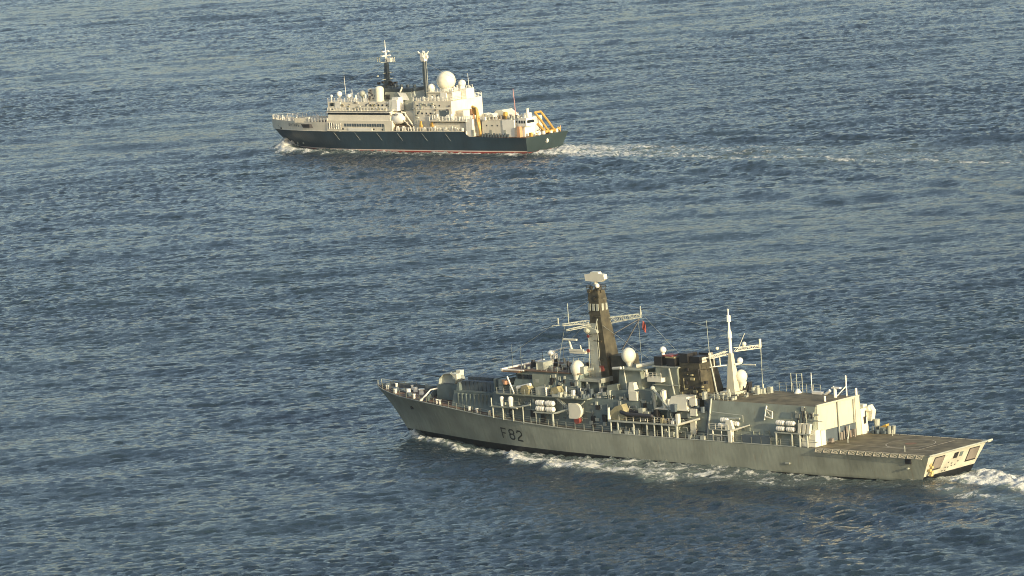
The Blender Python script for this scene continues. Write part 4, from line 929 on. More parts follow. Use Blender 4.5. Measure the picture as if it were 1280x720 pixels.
# roof rails and aerials
m = MB(); m.rail([(91, -5.6, 11.25), (100, -5.6, 11.25)], h=1.5, step=1.3, r=.03, post=.06); m.build('roof_rail', GREYL, hg); m = MB(); m.rail([(86, 5.7, 11.25), (89, 5.7, 11.25)], h=1.3, step=.9, r=.03, post=.07); m.build('roof_rail', GREYL, hg); m = MB()
for x in (94.2, 95.4, 96.6): m.cyl((x, -5, 11.2), (x, -5, 14.6), .07)
m.cyl((94.2, -5, 14.6), (96.6, -5, 14.6), .05); m.cyl((94.2, -5, 13.2), (96.6, -5, 13.2), .05)
m.build('roof_aerial_frame', GREYL, hg)
m = MB(); m.cyl((95.9, -4.6, 11.3), (95.9, -4.6, 12), .7, .2, 12); m.box(98.8, 101.0, -5.3, -4.7, 11.2, 11.7); m.cyl((101.5, -4.9, 11.2), (102.7, -4.9, 12.0), .3); m.cyl((98.5, -5.2, 11.3), (98.5, -5.2, 14.8), .07)
m.cyl((105.8, -2.4, 11.3), (105.8, -2.4, 13.0), .28); m.box(105.2, 106.9, -2.8, -2.2, 12.9, 13.15); m.cyl((106.8, 1.6, 11.3), (106.8, 1.6, 12.3), .18); m.cyl((103.4, -5, 11.2), (103.4, -5, 12.8), .1)
m.cyl((106.4, -4.7, 11.2), (106.4, -4.7, 14.8), .12); m.cyl((106.4, -4.7, 13), (105.2, -3.6, 11.4), .1); m.cyl((107.9, -5.4, 11.2), (107.9, -5.4, 12.6), .2)
m.split('roof_aerial', WHITE, hg)
# aft mast
am = MB(); am.frus((84.6, 86.5, -.85, .85), 11.5, (85.1, 85.7, -.32, .32), 18.4)
amo = am.build('aft_mast', DOORP, frig, label='cream tapered mast with a tall white pole ahead of the hangar')
m = MB(); m.box(83.8, 87.2, -1.4, 1.6, 10.6, 11.9); m.box(84.4, 86.8, 1.8, 3.0, 8.8, 9.5); m.build('mast_base', DOORP, amo)
m = MB(); m.rail([(82.8, 4.4, 9.4), (88.0, 4.4, 9.4)], h=1.2, step=1); m.box(82.8, 88.4, 2.2, 4.4, 11.15, 11.3); m.truss((83, 4.3, 11.4), (88, 4.3, 11.4), .3, 1.0, 4, .06); m.build('mast_gallery', GREYL, amo)
m = MB(); m.cyl((85.4, 0, 18.4), (85.4, 0, 22.3), .3, .26); m.cyl((85.4, 0, 22.3), (85.4, 0, 26.0), .22, .1)
for z in (21.0, 23.8): m.cyl((85.4, 0, z), (85.4, 0, z + 1.1), .42, .36)
m.build('pole_mast', WHITE, amo)
m = MB()
m.truss((85.0, .5, 18.5), (85.2, 4.8, 18.4), .5, .6, 5, .05, .8); m.truss((85.8, -.6, 18.9), (87.0, -6.0, 18.7), .5, .6, 6, .05, .9)
m.cyl((85.2, 4.8, 18.5), (84.4, 6.2, 18.4), .05)
m.cyl((87.0, -6.0, 18.6), (87.0, -6.0, 20.0), .22); m.sph((86.3, -2.6, 19.6), .4, nu=12, nv=8); m.sph((84.5, 2.4, 19.5), .3, nu=10, nv=6); m.cyl((84.3, 3.2, 18.1), (84.3, 3.2, 16.5), .08); m.cyl((84.6, 2.0, 18.1), (84.6, 2.0, 16.5), .08)
m.cyl((83.6, 3.6, 16.4), (85, .8, 16.4), .09); m.cyl((86, -1, 18.5), (87.4, -1.6, 21.6), .05)
m.build('yard_arm', GRP, amo)
m = MB(); m.sph((86.4, -1.2, 14.2), 1.05, (1, 1, 1.15)); m.cyl((86.6, -1, 12), (86.8, -1.1, 13.4), .5, .7, 12); m.build('tracker_dome', GRP, amo, smooth=True)
m = MB(); m.sph((86.6, -.9, 17.0), .55, nu=14, nv=8); m.cyl((86, -.3, 16.4), (86.9, -.9, 16.6), .2); m.build('small_dome', WHITE, amo, smooth=True)
m = MB(); m.cyl((85.6, -2.6, 16.0), (88.6, -2.6, 16.1), .1); m.cyl((89.6, -3, 11.4), (89.6, -3, 12.8), .1); m.build('radar_bar', GRP, amo)
m = MB(); m.cyl((86.6, 5.4, 11.3), (85.3, 5.4, 18.2), .16, .12); m.cyl((85.3, 5.4, 18.2), (85.1, 5.4, 24.8), .06, .03); m.cyl((88.2, -4.6, 11.2), (88.2, -4.6, 18.6), .04); m.cyl((88.8, -3.8, 11.2), (88.8, -4, 18.6), .04); m.split('whip_aerial', GREYL, frig)
m = MB(); m.tube([(85.4, .2, 19.4), (80, 1, 17)], .04, 4); m.build('halyard', GREYL, amo)
greeble('mast_foot_gear', GREYL, 82, 91, -4, 5.4, 11.2, 40, .2, .9, 91, 1.5, par=hg)
greeble('mast_foot_gear', BLACK, 82, 86, -5, -1.5, 11.2, 14, .5, 1.3, 92, 2.2, par=hg)

# ================================================================== RESEARCH SHIP
ysh = empty('research_ship', O2, -T2)
tag(ysh, 'dark blue hulled research ship with cream superstructure and big white radome', 'ship')
ZB = [(0, 5.75), (83.3, 6.25), (85.2, 4.75), (107.6, 4.5)]
YD2 = [(0, 0), (2, 1.6), (6, 3.6), (12, 5.7), (20, 7.4), (30, 8.4), (38, 8.7), (100, 8.9), (107.6, 9.5)]
zd2 = lambda x: lerpt(x, ZB); yd2 = lambda x: lerpt(x, YD2)
us2 = sorted(set([round(i / 48, 4) for i in range(49)] + [0.005, 0.012, 0.03] + [round((83.3 - 1.2) / 106.4, 5), round((85.2 - 1.2) / 106.4, 5)]))
yh, ytm, hb2, pt2 = loft_hull(lambda z: 1.5 + (8.2 - 1.5) * (1 - z / 5.75) if z < 5.75 else 1.5 - (z - 5.75) * .15, lambda z: 106.2 + 1.4 * z / 4.6, lambda x: yd2(x), lambda x: float(hull2_y(x)), zd2,
                        107.6, 8.2, 106.2, 1.25, 'hull', [YHULL], ysh, us2)
# straighten: deck line heights come from ZB
yt = ytm.build('transom', YTRANS, ysh)
m = MB()
m.cyl((107.25, -.3, 2.9), (107.35, -.3, 2.9), .42, n=16); m.build('stern_emblem', WHITE, yt, label='small white emblem on the blue transom')
m = MB(); m.cyl((107.05, -.3, 2.3), (107.2, -.3, 3.5), .09); m.tube([(107.1, .3, 2.5), (107.1, -.3, 2.25), (107.1, -.9, 2.5)], .09); m.build('emblem_anchor', WHITE, yt)
# white forecastle strake with recess
m = MB(); vs = []; xs = [1.5, 3, 5, 8, 12, 16, 20, 25, 30, 36.5]
def yb(x, z): return max(yd2(max(x - 1.2, 0)) + (z - 5.75) * 0.06 * (1 if x > 2 else 0), 0.03)
for sg in (1, -1):
    vs = []
    for x in xs:
        for z in (5.78, 7.0, 8.6 if x < 33 else 8.4):
            vs.append((x - (z - 5.75) * .2 * max(0, 1 - x / 8), sg * (yb(x, z)), z))
    m.add(vs, [(i * 3 + j, (i + 1) * 3 + j, (i + 1) * 3 + j + 1, i * 3 + j + 1) for i in range(len(xs) - 1) for j in range(2)])
yb_o = m.build('forecastle_side', CREAM, ysh, smooth=True, label='cream forecastle side above the blue hull')
m = MB(); vs = []
for x in [1.6, 3, 5, 8, 12, 16, 20, 25, 30, 36.5]: vs += [(x, yb(x, 7) - .02, 7.4), (x, -yb(x, 7) + .02, 7.4)]
m.add(vs, [(2 * i, 2 * i + 2, 2 * i + 3, 2 * i + 1) for i in range(9)]); m.build('forecastle_deck', DECKR, ysh)
m = MB()
for x0, x1, mt in ((19.8, 27.2, 0),): m.prism([(x0, 7.85), (x1, 7.85), (x1, 6.75), (x0 + .7, 6.75)], 'y', 6.8, yb(23, 7) + .13)
m.build('mooring_recess', GREYP, yb_o)
m = MB(); m.prism([(19.9, 7.8), (23.2, 7.8), (23.2, 6.8), (20.6, 6.8)], 'y', 6.8, yb(22, 7) + .3); m.build('mooring_recess', BLACK, yb_o)
m = MB()
m.box(8.0, 8.7, yb(8, 6) - .4, yb(8, 6) + .22, 5.9, 6.5); m.build('anchor', BLACK, yb_o)
m = MB(); m.tube([(6.6, yb(6.6, 7) + .08, 6.9), (8.4, yb(8.4, 6) + .12, 6.3)], .1); m.build('anchor_scuff', GREYL, yb_o)
m = MB(); x0, x1 = 30.0, 36
m.box(17.0, 22.6, yb(20, 8) - .25, yb(20, 8) + .14, 8.2, 9.6); m.box(21.2, 22.9, yb(20, 8) - .3, yb(20, 8) + .16, 9.4, 9.9); m.build('bulwark_plate', CREAM, yb_o)
m = MB(); m.rail([(x, yb(x, 8.6) - .1, 8.5) for x in (1.6, 3, 5, 8, 12, 17)], h=1.2, step=1.3, r=.04, post=.1); m.build('forecastle_rail', WHITE, ysh); m = MB(); m.rail([(x, -yb(x, 8.6) + .1, 8.5) for x in (1.6, 3, 5, 8, 12, 17, 24, 31)], h=1.2, step=1.3, r=.04, post=.1)
m.build('forecastle_rail', WHITE, ysh); m = MB(); m.rail([(x, yb(x, 8.6) - .1, 8.5) for x in (23, 27, 31)], h=1.2, step=1.3, r=.04, post=.12)
m.build('forecastle_rail', WHITE, ysh); m = MB(); rng = random.Random(17)
for _ in range(26): x = rng.uniform(3, 17); y = rng.uniform(-.7, .7) * yb(x, 7); m.cyl((x, y, 7.4), (x, y, 7.4 + rng.uniform(1, 2.3)), rng.uniform(.12, .35))
m.split('deck_bitt', WHITE, ysh)
# ship's name in Cyrillic, and hull marks
def text_on_hull(s, x0, z0, size, yf, mat, parent, name, off):
    cu = bpy.data.curves.new('t', 'FONT'); cu.body = s; cu.size = size; cu.space_character = 1.25
    to = bpy.data.objects.new('t', cu); C.objects.link(to)
    dg = bpy.context.evaluated_depsgraph_get(); me = bpy.data.meshes.new_from_object(to.evaluated_get(dg))
    m = MB(); m.add([(x0 + v.co.x, yf(x0 + v.co.x, z0 + v.co.y) + off, z0 + v.co.y) for v in me.vertices], [tuple(p.vertices) for p in me.polygons])
    bpy.data.objects.remove(to); bpy.data.curves.remove(cu); bpy.data.meshes.remove(me)
    return m.build(name, mat, parent)
text_on_hull('ЯНТАРЬ', 13.0, 6.95, 1.15, yb, GREYD, yb_o, 'ship_name', .06)
for i, x in enumerate((33.4, 41.8, 50.4, 58.4, 67.9, 76.9)):
    m = MB(); m.cyl((x, hb2(x, 5.6) + .12, 5.6), (x + 1.9, hb2(x + 1.9, 3.5) + .1, 3.4), .035, n=5); m.build('fender_bar', GREYL, yh)
m = MB()
for x, z in ((6.3, 2.9), (6.6, 2.7), (13.6, 1.7), (17.2, 1.9)): m.cbox((x, hb2(x, z) + .02, z), (.5, .1, .7))
m.split('draught_mark', GREYL, yh)
m = MB()
for sg in (1, -1): m.tube([(x, sg * (yd2(max(x - 1.2, 0)) + .03), zd2(x - 1.2) + .02 if x < 84 else 4.75) for x in (3, 8, 14, 20, 28, 36, 50, 66, 83)], .12, n=5)
m.build('rubbing_strake', CREAM, yh)
m = MB(); vs = []
for x in (30, 45, 60, 75, 84.4): vs += [(x, 8.55, zd2(x - 1.2) - .05), (x, -8.55, zd2(x - 1.2) - .05)]
m.add(vs, [(2 * i, 2 * i + 2, 2 * i + 3, 2 * i + 1) for i in range(4)]); m.add([(84.4, 8.5, 4.6), (84.4, -8.55, 4.6), (107.3, -8.4, 4.45), (107.3, 8.4, 4.45)], [(0, 1, 2, 3)]); m.build('main_deck', DECKR, ysh)
m = MB(); m.box(84.3, 84.5, -8.5, 8.5, 4.5, 6.2); m.build('deck_step', CREAM, ysh)

# accommodation block
ya = MB(); ya.box(30.8, 56.4, -8.55, 8.55, 5.95, 9.1); ya.frus((31.0, 55.6, -8.3, 8.3), 9.1, (31.2, 55.6, -7.7, 7.7), 11.5)
yac = ya.build('accommodation_block', CREAM, ysh)
m = MB(); m.box(31.0, 55.2, 7.0, 7.96, 10.75, 11.35); m.box(31.0, 55.2, -7.96, -7.0, 10.75, 11.35); m.build('window_band', DKGLASS, yac)
m = MB(); m.box(30.9, 55.6, 7.5, 8.35, 11.35, 11.75); m.box(30.9, 55.6, -8.35, 8.35, 11.5, 11.75); m.build('deck_edge', WHITE, yac)
m = MB()
x = 37.8
for i in range(16): m.box(x, x + .74, 8.2, 8.61, 7.35, 8.2); x += .98
m.split('gallery_window', GREYD, yac)
m = MB(); m.box(31.5, 36.6, 8.2, 8.6, 7.0, 8.3); m.build('gallery_opening', GREYP, yac)
m = MB()
for i in range(6): m.cyl((31.9 + i * .9, 8.64, 6.6), (31.9 + i * .9, 8.64, 8.4), .09)
m.cyl((31.5, 8.66, 7.4), (36.6, 8.66, 7.4), .07); m.box(39.4, 48.6, 8.54, 8.75, 5.95, 6.9); m.build('gallery_rail', WHITE, yac)
m = MB(); m.cyl((52.6, 8.5, 6.5), (52.6, 8.6, 6.5), .3); m.box(36.9, 37.4, 8.5, 8.6, 6.4, 6.9); m.box(49, 49.5, 8.5, 8.6, 6.4, 6.8); m.split('porthole', BLACK, yac)
bb = MB(); bb.frus((30.2, 54.8, -6.7, 6.7), 11.75, (30.0, 54.8, -6.6, 6.6), 14.4); bbo = bb.build('wheelhouse', CREAM, ysh)
m = MB(); m.box(31.2, 32.4, 6.3, 6.76, 13.1, 14.0); m.box(31.6, 32.2, 6.3, 6.76, 12.0, 12.4); m.split('wheelhouse_window', DKGLASS, bbo)
for i in range(9):
    m = MB(); m.box(29.95, 30.1, -6.1 + i * 1.37, -5.0 + i * 1.37, 13.0, 14.0); m.split('wheelhouse_window', DKGLASS, bbo)
m = MB()
for i in range(14): m.box(37.5 + i * 1.15, 38.0 + i * 1.15, 6.5, 6.75, 12.1 + .05 * (i % 2), 12.55)
m.split('porthole', GREYD, bbo)
m = MB(); m.box(33.0, 35.2, 6.5, 6.78, 12.5, 14.2); m.box(54.4, 57.4, 4.0, 6.9, 11.75, 15.0); m.box(54.6, 57, 3.4, 5.8, 15, 15.6); m.split('wing_cabinet', WHITE, bbo)
m = MB(); m.rail([(30.2, 6.6, 14.4), (46, 6.6, 14.4)], h=1.1, step=1.3, r=.05, post=.07); m.rail([(31, 7.9, 11.8), (54, 7.9, 11.8)], h=1.0, step=1.2, r=.05, post=.07); m.rail([(30.2, -6.6, 14.4), (54, -6.6, 14.4)], h=1.1, step=1.3, r=.04, post=.06); m.build('deck_rail', WHITE, ysh)
m = MB(); rng = random.Random(23)
for _ in range(34):
    x, y = rng.uniform(30.5, 45.5), rng.uniform(-5.5, 6.3)
    m.cyl((x, y, 14.4), (x, y, 14.4 + rng.uniform(.5, 2.3)), rng.uniform(.1, .4), rng.uniform(.05, .3))
m.split('roof_post', WHITE, ysh)
for x, y, z, r in ((33.0, 4.5, 16.4, .85), (31.0, 5.8, 16.0, .4), (37.6, 5.4, 15.9, .7), (42.6, 5.0, 16.6, .95), (45.0, 3.0, 17.2, .7)):
    m = MB(); m.cyl((x, y, 14.4), (x, y, z), r * .35, n=8); m.sph((x, y, z), r, nu=14, nv=8); m.build('antenna_dome', WHITE if r < .9 else GREYL, ysh, smooth=True)
m = MB(); m.cyl((34.3, 3.0, 14.4), (34.0, 3.0, 21.6), .09, .04); m.cyl((36.7, 3, 14.4), (36.7, 3, 17.6), .12, .06); m.split('whip_aerial', WHITE, ysh)
# funnel and foremast cluster
yf = MB(); yf.frus((49.4, 62.6, -4.6, 4.2), 5.9, (50.0, 60.0, -4.0, 3.4), 17.0); yfo = yf.build('funnel', GREYL, ysh, label='grey funnel casing with dark top')
m = MB(); m.box(49.6, 60.2, -4.1, 3.5, 17.0, 18.0)
for x in (51, 53.5, 56, 58.6): m.cyl((x, 0, 18), (x, 0, 18.8), .5)
m.build('funnel_top', NAVYB, yfo)
m = MB(); m.add([(55.2, 3.9, 16.9), (58.4, 3.8, 16.6), (60.0, 4.1, 14.6), (57.2, 4.2, 14.8)], [(0, 1, 2, 3)]); m.cyl((56.2, 3.7, 17), (57, 3.7, 18.3), .25); m.build('funnel_emblem_panel', WHITE, yfo)
m = MB(); m.box(50.6, 52.0, 3.4, 4.1, 14.9, 16.2); m.build('funnel_vent', BLACK, yfo)
m = MB(); m.cyl((48.7, 4.4, 14.4), (48.7, 4.4, 18.0), 1.35, n=20); m.sph((48.7, 4.4, 18.0), 1.35, (1, 1, .6), 20, 8); m.build('white_vent_tower', GRP, ysh, smooth='auto')
m = MB(); m.box(44.6, 47.6, 2.2, 4.8, 14.4, 18.0); m.build('mast_house', CREAM, ysh)
m = MB(); rng = random.Random(31)
for _ in range(14): m.cbox((rng.uniform(44.6, 47.5), 4.82, rng.uniform(14.8, 17.6)), (.6, .2, .4))
m.split('wall_box', GREYP, ysh)
my = MB(); my.frus((46.6, 49.2, -1.1, 1.1), 14.4, (47.6, 48.9, -.6, .6), 21); my.frus((47.6, 48.9, -.6, .6), 21, (47.9, 48.8, -.45, .45), 25.2); my.box(44.6, 51.2, -1.5, 1.5, 18.0, 18.5)
myo = my.build('foremast', NAVYB, ysh, label='dark mast with white crossarms')
m = MB(); m.cyl((48.3, 0, 25.0), (48.3, 0, 28.6), .42, .3); m.cyl((48.3, 0, 28.6), (48.3, 0, 31.8), .16, .05)
for z, w in ((27.2, 3.0), (28.5, 2.2)): m.box(48.1, 48.5, -w * .62, w * .62, z - .16, z + .16); m.box(48.3 - w * .62, 48.3 + w * .62, -.22, .22, z - .14, z + .14)
for sg in (1, -1): m.cyl((48.3, 0, 25.5), (48.3 + sg * 1.3, sg, 27.0), .13)
m.box(49.2, 50.6, -.6, .6, 25.4, 26.6); m.build('mast_top', WHITE, myo)
m = MB()
for z, w in ((25.4, 5.2), (22.2, 3.6), (20.4, 4.6)): m.box(48.3 - w * .7, 48.3 + w * .7, -.1, .1, z - .06, z + .06); m.box(48.2, 48.4, -w * .5, w * .5, z - .06, z + .06)
for dx in (-3.4, -2.6, 2.4, 3.3): m.cyl((48.3 + dx, 0, 25.4), (48.3 + dx, 0, 26.8), .16)
m.sph((45.3, .8, 21.3), .35, nu=10, nv=6); m.split('mast_yard', GREYL, myo)
m = MB(); rng = random.Random(37)
for _ in range(18): m.cbox((rng.uniform(44.6, 51.5), rng.uniform(-1.5, 1.5), rng.uniform(18.3, 19.6)), (.7, .6, .6))
m.split('platform_box', BLACK, myo)
# lifeboat, a thing of its own hanging at the side
lb = empty('lifeboat', O2 + Matrix.Rotation(-T2, 3, 'Z') @ Vector((57.6, -7.0, 9.5)), -T2)
tag(lb, 'white enclosed lifeboat hanging behind the accommodation block of the blue ship', 'lifeboat')
m = MB(); m.sph((0, 0, 0), 1.0, (2.7, 1.35, 1.55), 20, 12); m.build('lifeboat_hull', WHITE, lb, smooth=True)
m = MB(); m.sph((.2, 0, 1.0), 1.0, (1.7, 1.1, .95), 16, 10); m.build('canopy', WHITE, lb, smooth=True)
m = MB()
for x in (-1.0, -.2, .6): m.cbox((x, 1.0, 1.35), (.4, .3, .25))
m.split('lifeboat_window', DKGLASS, lb)
m = MB(); m.tube([(55.6, 6.0, 9), (55.6, 7.2, 11.9), (56.4, 7.6, 12.1)], .2); m.tube([(60.2, 6.0, 7), (60.4, 7.0, 11.4), (59.4, 7.6, 11.6)], .2); m.tube([(60, 6.6, 11), (63.4, 7.2, 7.6)], .22); m.tube([(59.6, 7.4, 9.6), (62.8, 7.6, 7.2)], .12); m.build('lifeboat_davit', CREAM, ysh)
m = MB(); m.box(56.4, 62.6, 4.6, 7.4, 6.0, 7.7); m.build('under_davit_gear', paint('brown_gear', (0.16, 0.12, 0.08), .8, var=.3), ysh)
# main deck clutter amidships
m = MB(); m.rail([(58, 8.5, 6.1), (83, 8.5, 6.2)], h=1.1, step=1.1, r=.05, post=.08)
rng = random.Random(41)
for _ in range(40): x = rng.uniform(57, 83); m.cyl((x, 8.0, 6.1), (x, 8.0, 6.1 + rng.uniform(.4, 1.5)), rng.uniform(.12, .4))
m.build('deck_fittings', WHITE, ysh)
m = MB()
for x in (67.0, 71.2): m.frus((x - .6, x + .6, 7.5, 8.3), 6.1, (x - .2, x + .2, 7.7, 8.1), 9.0)
m.split('winch', YEL, ysh)
# second block
b2 = MB(); b2.box(63.6, 78.2, -6.9, 6.9, 5.9, 14.7); b2o = b2.build('laboratory_block', CREAM, ysh, label='tall cream deckhouse under the big radome')
m = MB(); m.box(59.4, 63.6, -6.5, 5.6, 5.9, 11.6); m.build('lower_link_house', CREAM, ysh)
m = MB(); m.box(66.6, 76.6, -4.6, 4.2, 14.7, 17.0); m.box(66.2, 76.8, -5.2, 4.6, 16.9, 17.1); m.build('radome_deckhouse', CREAM, b2o)
mid_h = MB().box(78.2, 88.0, -6.6, 6.6, 4.7, 9.2).build('middle_house', CREAM, ysh)
MB().box(78.2, 80.8, 0.5, 4.8, 9.2, 11.8).build('winch_house', CREAM, mid_h)
m = MB(); m.box(72.4, 74.6, 4.0, 4.7, 14.7, 16.9); m.box(76.8, 78.6, -3.2, .4, 14.7, 17.6); m.split('locker', WHITE, b2o)
m = MB(); m.box(73.6, 77.2, 6.2, 6.98, 9.9, 12.1); m.build('dark_opening_panel', GREYD, b2o)  # panel on the wall; shade of the recess put into its colour
m = MB(); m.box(70.8, 84.8, 6.8, 8.5, 9.0, 9.3); m.box(71.5, 84.8, 6.85, 7.6, 6.2, 8.6); m.build('side_balcony', CREAM, b2o)
m = MB(); m.rail([(70.8, 8.4, 9.3), (84.8, 8.4, 9.3)], h=1.2, step=1.2, r=.05, post=.1)
rng = random.Random(43)
for _ in range(18): x = rng.uniform(71, 84); m.cyl((x, 7.6, 9.3), (x, 7.6, 9.3 + rng.uniform(.6, 1.9)), rng.uniform(.12, .35))
m.build('balcony_rail', WHITE, b2o)
m = MB(); m.rail([(63.8, 6.8, 14.7), (78, 6.8, 14.7), (78.1, -6.8, 14.7)], h=1.2, step=1.3, r=.05, post=.07); m.rail([(67, 4.4, 17.1), (76.6, 4.4, 17.1), (76.6, -5, 17.1)], h=1.1, step=1.2, r=.04, post=.06)
rng = random.Random(47)
for _ in range(22): x = rng.uniform(64, 77.5); m.cyl((x, 6.3, 14.7), (x, 6.3, 14.7 + rng.uniform(.4, 1.4)), rng.uniform(.1, .3))
m.build('block_rail', WHITE, b2o)
m = MB(); m.sph((70.9, 0, 19.9), 2.8, nu=36, nv=22); m.cyl((70.9, 0, 17.0), (70.9, 0, 18.0), 1.9, 1.7, 20); m.build('big_radome', GRP, b2o, smooth=True, label='huge white ball shaped radome')
m = MB(); m.sph((66.9, 2.0, 18.1), 1.15, nu=20, nv=12); m.cyl((66.9, 2, 17), (66.9, 2, 17.6), .8, n=14); m.build('small_radome', WHITE, b2o, smooth=True)
m = MB(); m.sph((75.2, -2.0, 18.9), 1.1, nu=20, nv=12); m.cyl((75.2, -2, 17), (75.2, -2, 18.6), .9, .75, 14); m.build('small_radome', WHITE, b2o, smooth=True)
m = MB(); rng = random.Random(53)
for _ in range(20): x = rng.uniform(73, 76.5); y = rng.uniform(-4.5, 3.5); m.cyl((x, y, 17.1), (x, y, 17.1 + rng.uniform(.4, 1.5)), rng.uniform(.1, .35))
m.cyl((76.4, -3.6, 17), (76.2, -3.6, 21.6), .07, .04); m.build('aerial', WHITE, b2o)
m2_ = MB(); m2_.cyl((66.7, 4.2, 10), (66.7, 4.2, 26.2), .62, .48, 12); m2o = m2_.build('main_mast', NAVYB, ysh, label='slim dark pole mast with white forked head')
m = MB(); m.frus((66.1, 67.3, 3.6, 4.8), 26.0, (65.9, 67.5, 3.4, 5.0), 27.0)
for dx, dy in ((-1.6, .6), (-.9, -.8), (.3, 0), (1.5, -.5), (1.1, .9)): m.cyl((66.7, 4.2, 26.6), (66.7 + dx, 4.2 + dy, 28.9), .33, .18)
m.box(65.4, 68.2, 3.9, 4.5, 26.9, 27.7); m.box(66.2, 67.2, 3.2, 5.2, 27.2, 28.4); m.build('mast_head', WHITE, m2o)
m = MB(); m.cyl((67.5, 4.2, 17), (67.6, 4.2, 26), .07); m.cyl((65.9, 4.2, 19), (65.8, 4.2, 26), .07); m.build('mast_cable', GREYL, m2o)
# aft tower and yellow crane
m = MB(); m.box(84.4, 86.8, 6.0, 8.2, 4.7, 9.7); m.build('side_locker', WHITE, ysh)
m = MB(); m.rail([(81.8, 6.5, 9.2), (88, 6.5, 9.2)], h=1.1, step=1.0, r=.05, post=.07); m.build('house_rail', WHITE, mid_h)
cr = MB(); cr.cyl((88.6, 6.9, 4.7), (88.3, 6.9, 9.8), .45, .4, 10); cr.tube([(88.3, 6.9, 9.8), (87.6, 6.9, 12.6), (86.0, 6.8, 13.2)], .4, 8); cr.tube([(87.9, 7.3, 13.0), (88.2, 7.4, 9.0), (88.9, 7.4, 6.2)], .3, 8); cr.box(85.9, 87.6, 6.4, 7.0, 10.8, 12.8)
cr.build('knuckle_crane', YEL, ysh, label='folded yellow crane')
m = MB(); m.cyl((86.8, 7.4, 9.7), (86.9, 7.4, 11.2), .3); m.box(85.6, 86.3, 7.2, 7.5, 10.7, 12.6); m.build('crane_winch', ORANGE, ysh)
# low house with covered gear
m = MB(); m.box(89.4, 100.2, -7.0, 7.0, 4.6, 9.3); m.box(89.4, 100.2, 6.6, 7.06, 9.3, 9.45); m.build('workshop_house', CREAM, ysh)
m = MB(); rng = random.Random(59)
for i in range(10): x = 89.8 + i * 1.05; m.cyl((x, 7.6, 4.6), (x + .3, 7.6, 5.2 + rng.random() * .5), .32)
m.split('bollard', GREYD, ysh)
m = MB(); 
for i, x in enumerate((88.9, 90.1, 91.3, 92.5)): m.prism([(x, 9.4), (x + .1, 10.8 + .4 * (i % 2)), (x + .9, 11.2 - .2 * i), (x + 1.15, 9.4)], 'y', 4.0, 6.4)
m.prism([(89.5, 9.4), (91.5, 11.6), (93.8, 11.8), (96.2, 10.2), (96.4, 9.4)], 'y', -1.5, 3); m.build('covered_boats', GRP, ysh, label='pale canvas covered gear on workshop roof')
m = MB(); rng = random.Random(61)
for _ in range(30): m.cbox((rng.uniform(89.8, 99.6), rng.uniform(-5, 6.4), 9.7 + rng.random() * .5), (rng.uniform(.3, 1), .6, rng.uniform(.4, 1)))
m.split('roof_crate', GREYP, ysh)
m = MB(); m.cyl((96.3, 4.4, 9.4), (96.3, 4.4, 11.2), .35); m.cyl((95.9, 4.4, 10.8), (96.6, 4.4, 10.8), .7, n=14); m.tube([(95.4, 5.4, 10.2), (94, 5.6, 9.5)], .3); m.split('winch', YEL, ysh)
m = MB(); m.cyl((96.4, 0, 9.4), (96.0, 0, 17.6), .12, .06); m.build('red_white_aerial', paint('pink_aerial', (.55, .25, .2), .5), ysh)
# aft control house
m = MB(); m.box(99.6, 104.6, 1.6, 6.2, 4.6, 9.2); m.box(97.2, 101.6, 5.6, 7.2, 4.6, 9.4); m.box(103.0, 106.0, 3.0, 7.0, 7.6, 10.0); m.box(103.6, 105.0, 3.2, 5.0, 10.0, 11.2); m.build('aft_control_house', WHITE, ysh)
m = MB()
for x in (103.3, 104.2, 105.1): m.box(x, x + .5, 6.8, 7.06, 8.5, 9.3)
m.box(101.5, 102.0, 6.0, 6.26, 8.6, 9.1); m.box(106.0, 106.05, 3.4, 6.6, 8.5, 9.3); m.split('control_window', DKGLASS, ysh)
m = MB(); m.cyl((104.2, 4, 11.2), (104.2, 4, 12.4), .45, .4, 12); m.rail([(99.8, 6.1, 9.3), (103, 6.1, 9.3)], h=1.1, step=.9, r=.05, post=.08)
rng = random.Random(67)
for _ in range(12): x = rng.uniform(99.8, 106); y = rng.uniform(2, 6.5); m.cyl((x, y, 9.2), (x, y, 10 + rng.random()), .18)
m.build('house_equipment', GRP, ysh)
af = MB()
for y in (-1.8, -4.4): af.tube([(102.0, y, 10.6), (104.6, y, 7.8), (107.0, y, 4.9)], .36, 8)
af.cyl((102.0, -1.8, 10.6), (102.0, -4.4, 10.6), .3); af.cyl((106.4, -.6, 5.2), (106.4, -5.6, 5.2), .4); af.tube([(103.2, -1.2, 7.4), (106.2, -1.2, 5.0)], .4, 8)
af.build('stern_gantry', YEL, ysh, label='yellow gantry frame sloping down to the stern')
m = MB(); rng = random.Random(71)
for _ in range(16): m.cbox((rng.uniform(103, 107), rng.uniform(-6, 7.4), 4.9 + rng.random() * .6), (rng.uniform(.4, 1.2), .8, rng.uniform(.5, 1.3)))
m.split('deck_box', WHITE, ysh)
m = MB(); rng = random.Random(73)
for _ in range(10): m.cbox((rng.uniform(102, 107), rng.uniform(-6, 7.8), 4.9 + rng.random() * .6), (rng.uniform(.4, 1), .7, rng.uniform(.5, 1.2)))
m.cyl((106.4, -6.3, 5.1), (106.4, -6.9, 5.6), .6); m.build('stern_winches', YEL, ysh)
m = MB(); m.box(103, 104, 6.6, 7.8, 4.6, 7.6); m.cyl((106.7, -7, 4.6), (106.4, -7.6, 6.2), .12); m.build('stern_post', ORANGE, ysh)
m = MB(); m.box(107.2, 107.55, -8.4, 8.4, 4.4, 4.62); m.build('stern_coaming', YTRANS, ysh)

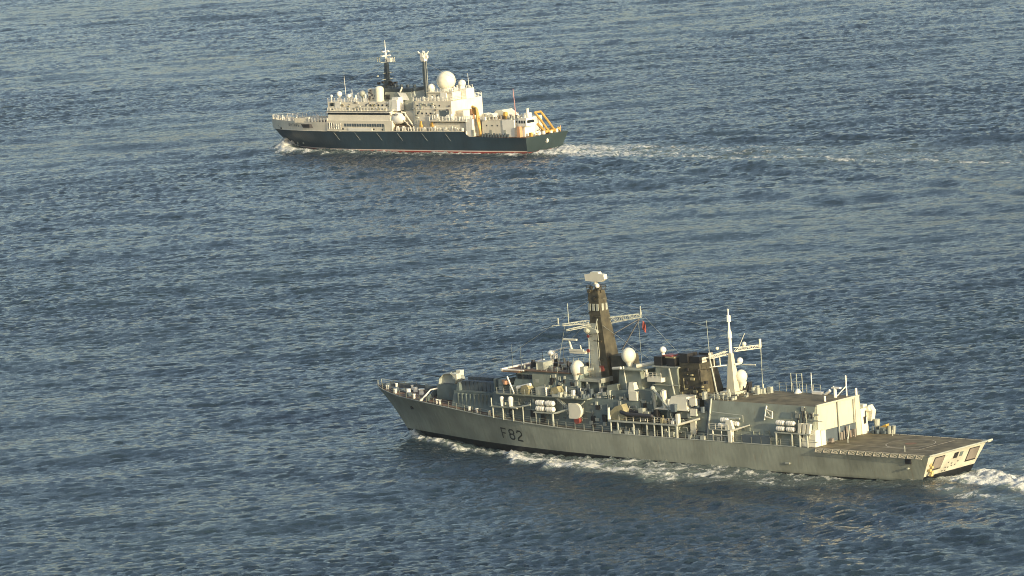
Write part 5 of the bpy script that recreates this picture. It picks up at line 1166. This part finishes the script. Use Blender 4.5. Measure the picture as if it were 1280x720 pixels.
# windows, doors, ladders and deck lines on the research ship
def yrow(x0, x1, y, z, n, par, w=.55, h=.5, mat=None):
    for i in range(n):
        x = x0 + (x1 - x0) * i / max(1, n - 1); MB().box(x, x + w, y - .3, y + .05, z, z + h).build('window', mat or DKGLASS, par)
yrow(45, 53, 6.72, 13.2, 6, bbo); yrow(65, 71.5, 6.9, 10.9, 5, b2o); yrow(65, 73.5, 6.9, 13.2, 6, b2o, .45, .45); yrow(66.8, 70.5, 4.2, 15.6, 3, b2o); yrow(91, 99, 7.0, 7.6, 5, ysh, .4, .4)
MB().box(63.4, 78.3, 6.88, 7.02, 12.45, 12.57).build('deck_line', WHITE, b2o)
MB().box(59.4, 63.7, 5.6, 5.7, 9.0, 9.15).build('deck_line', WHITE, ysh)
for x, y, z in ((60.6, 5.6, 6.1), (69.5, 6.9, 6.2), (92.2, 7.0, 4.7), (97.6, 7.2, 4.7), (86.4, 8.2, 4.8), (52.8, 8.55, 6.1)):
    MB().box(x, x + .8, y - .3, y + .06, z, z + 1.9).build('door', GREYL, ysh)
for x, y, z0, z1 in ((64.2, 7.0, 6, 14.7), (54.9, 6.9, 11.8, 14.6), (47.4, 4.9, 14.4, 18)):
    m = MB(); m.cyl((x, y, z0), (x, y, z1), .05, n=4); m.cyl((x + .5, y, z0), (x + .5, y, z1), .05, n=4)
    for k in range(int((z1 - z0) / .5)): m.cyl((x, y, z0 + k * .5), (x + .5, y, z0 + k * .5), .035, n=4)
    m.build('wall_ladder', GREYL, ysh)
rng = random.Random(97)
for _ in range(46):
    x = rng.uniform(64, 77.4); z = rng.uniform(6.3, 14.2); MB().box(x, x + rng.uniform(.2, .9), 6.7, 7.0 + rng.uniform(.02, .2), z, z + rng.uniform(.15, .6)).build('wall_box', rng.choice((GREYP, WHITE, GREYL)), b2o)
for _ in range(30):
    x = rng.uniform(33, 54); z = rng.uniform(11.9, 14.0); MB().box(x, x + rng.uniform(.2, .8), 6.5, 6.72 + rng.uniform(.05, .2), z, z + rng.uniform(.15, .5)).build('wall_box', rng.choice((GREYP, WHITE, CANVAS)), bbo)
for _ in range(24):
    x = rng.uniform(90, 105); y = rng.uniform(3, 7); MB().box(x, x + rng.uniform(.2, .9), y, y + .5, 9.3, 9.5 + rng.uniform(.2, .9)).build('deck_box', rng.choice((GREYP, WHITE, GREYL)), ysh)
m = MB(); m.tube([(48.3, 0, 25.2), (33, 0, 14.6)], .035, 4); m.tube([(48.3, 0, 25.2), (66.7, 4.2, 25.8)], .035, 4); m.tube([(66.7, 4.2, 25.8), (84, 2, 17.2)], .035, 4); m.tube([(48.3, 1, 25.2), (3, .3, 9.6)], .035, 4); m.build('rigging_wire', GREYL, ysh)
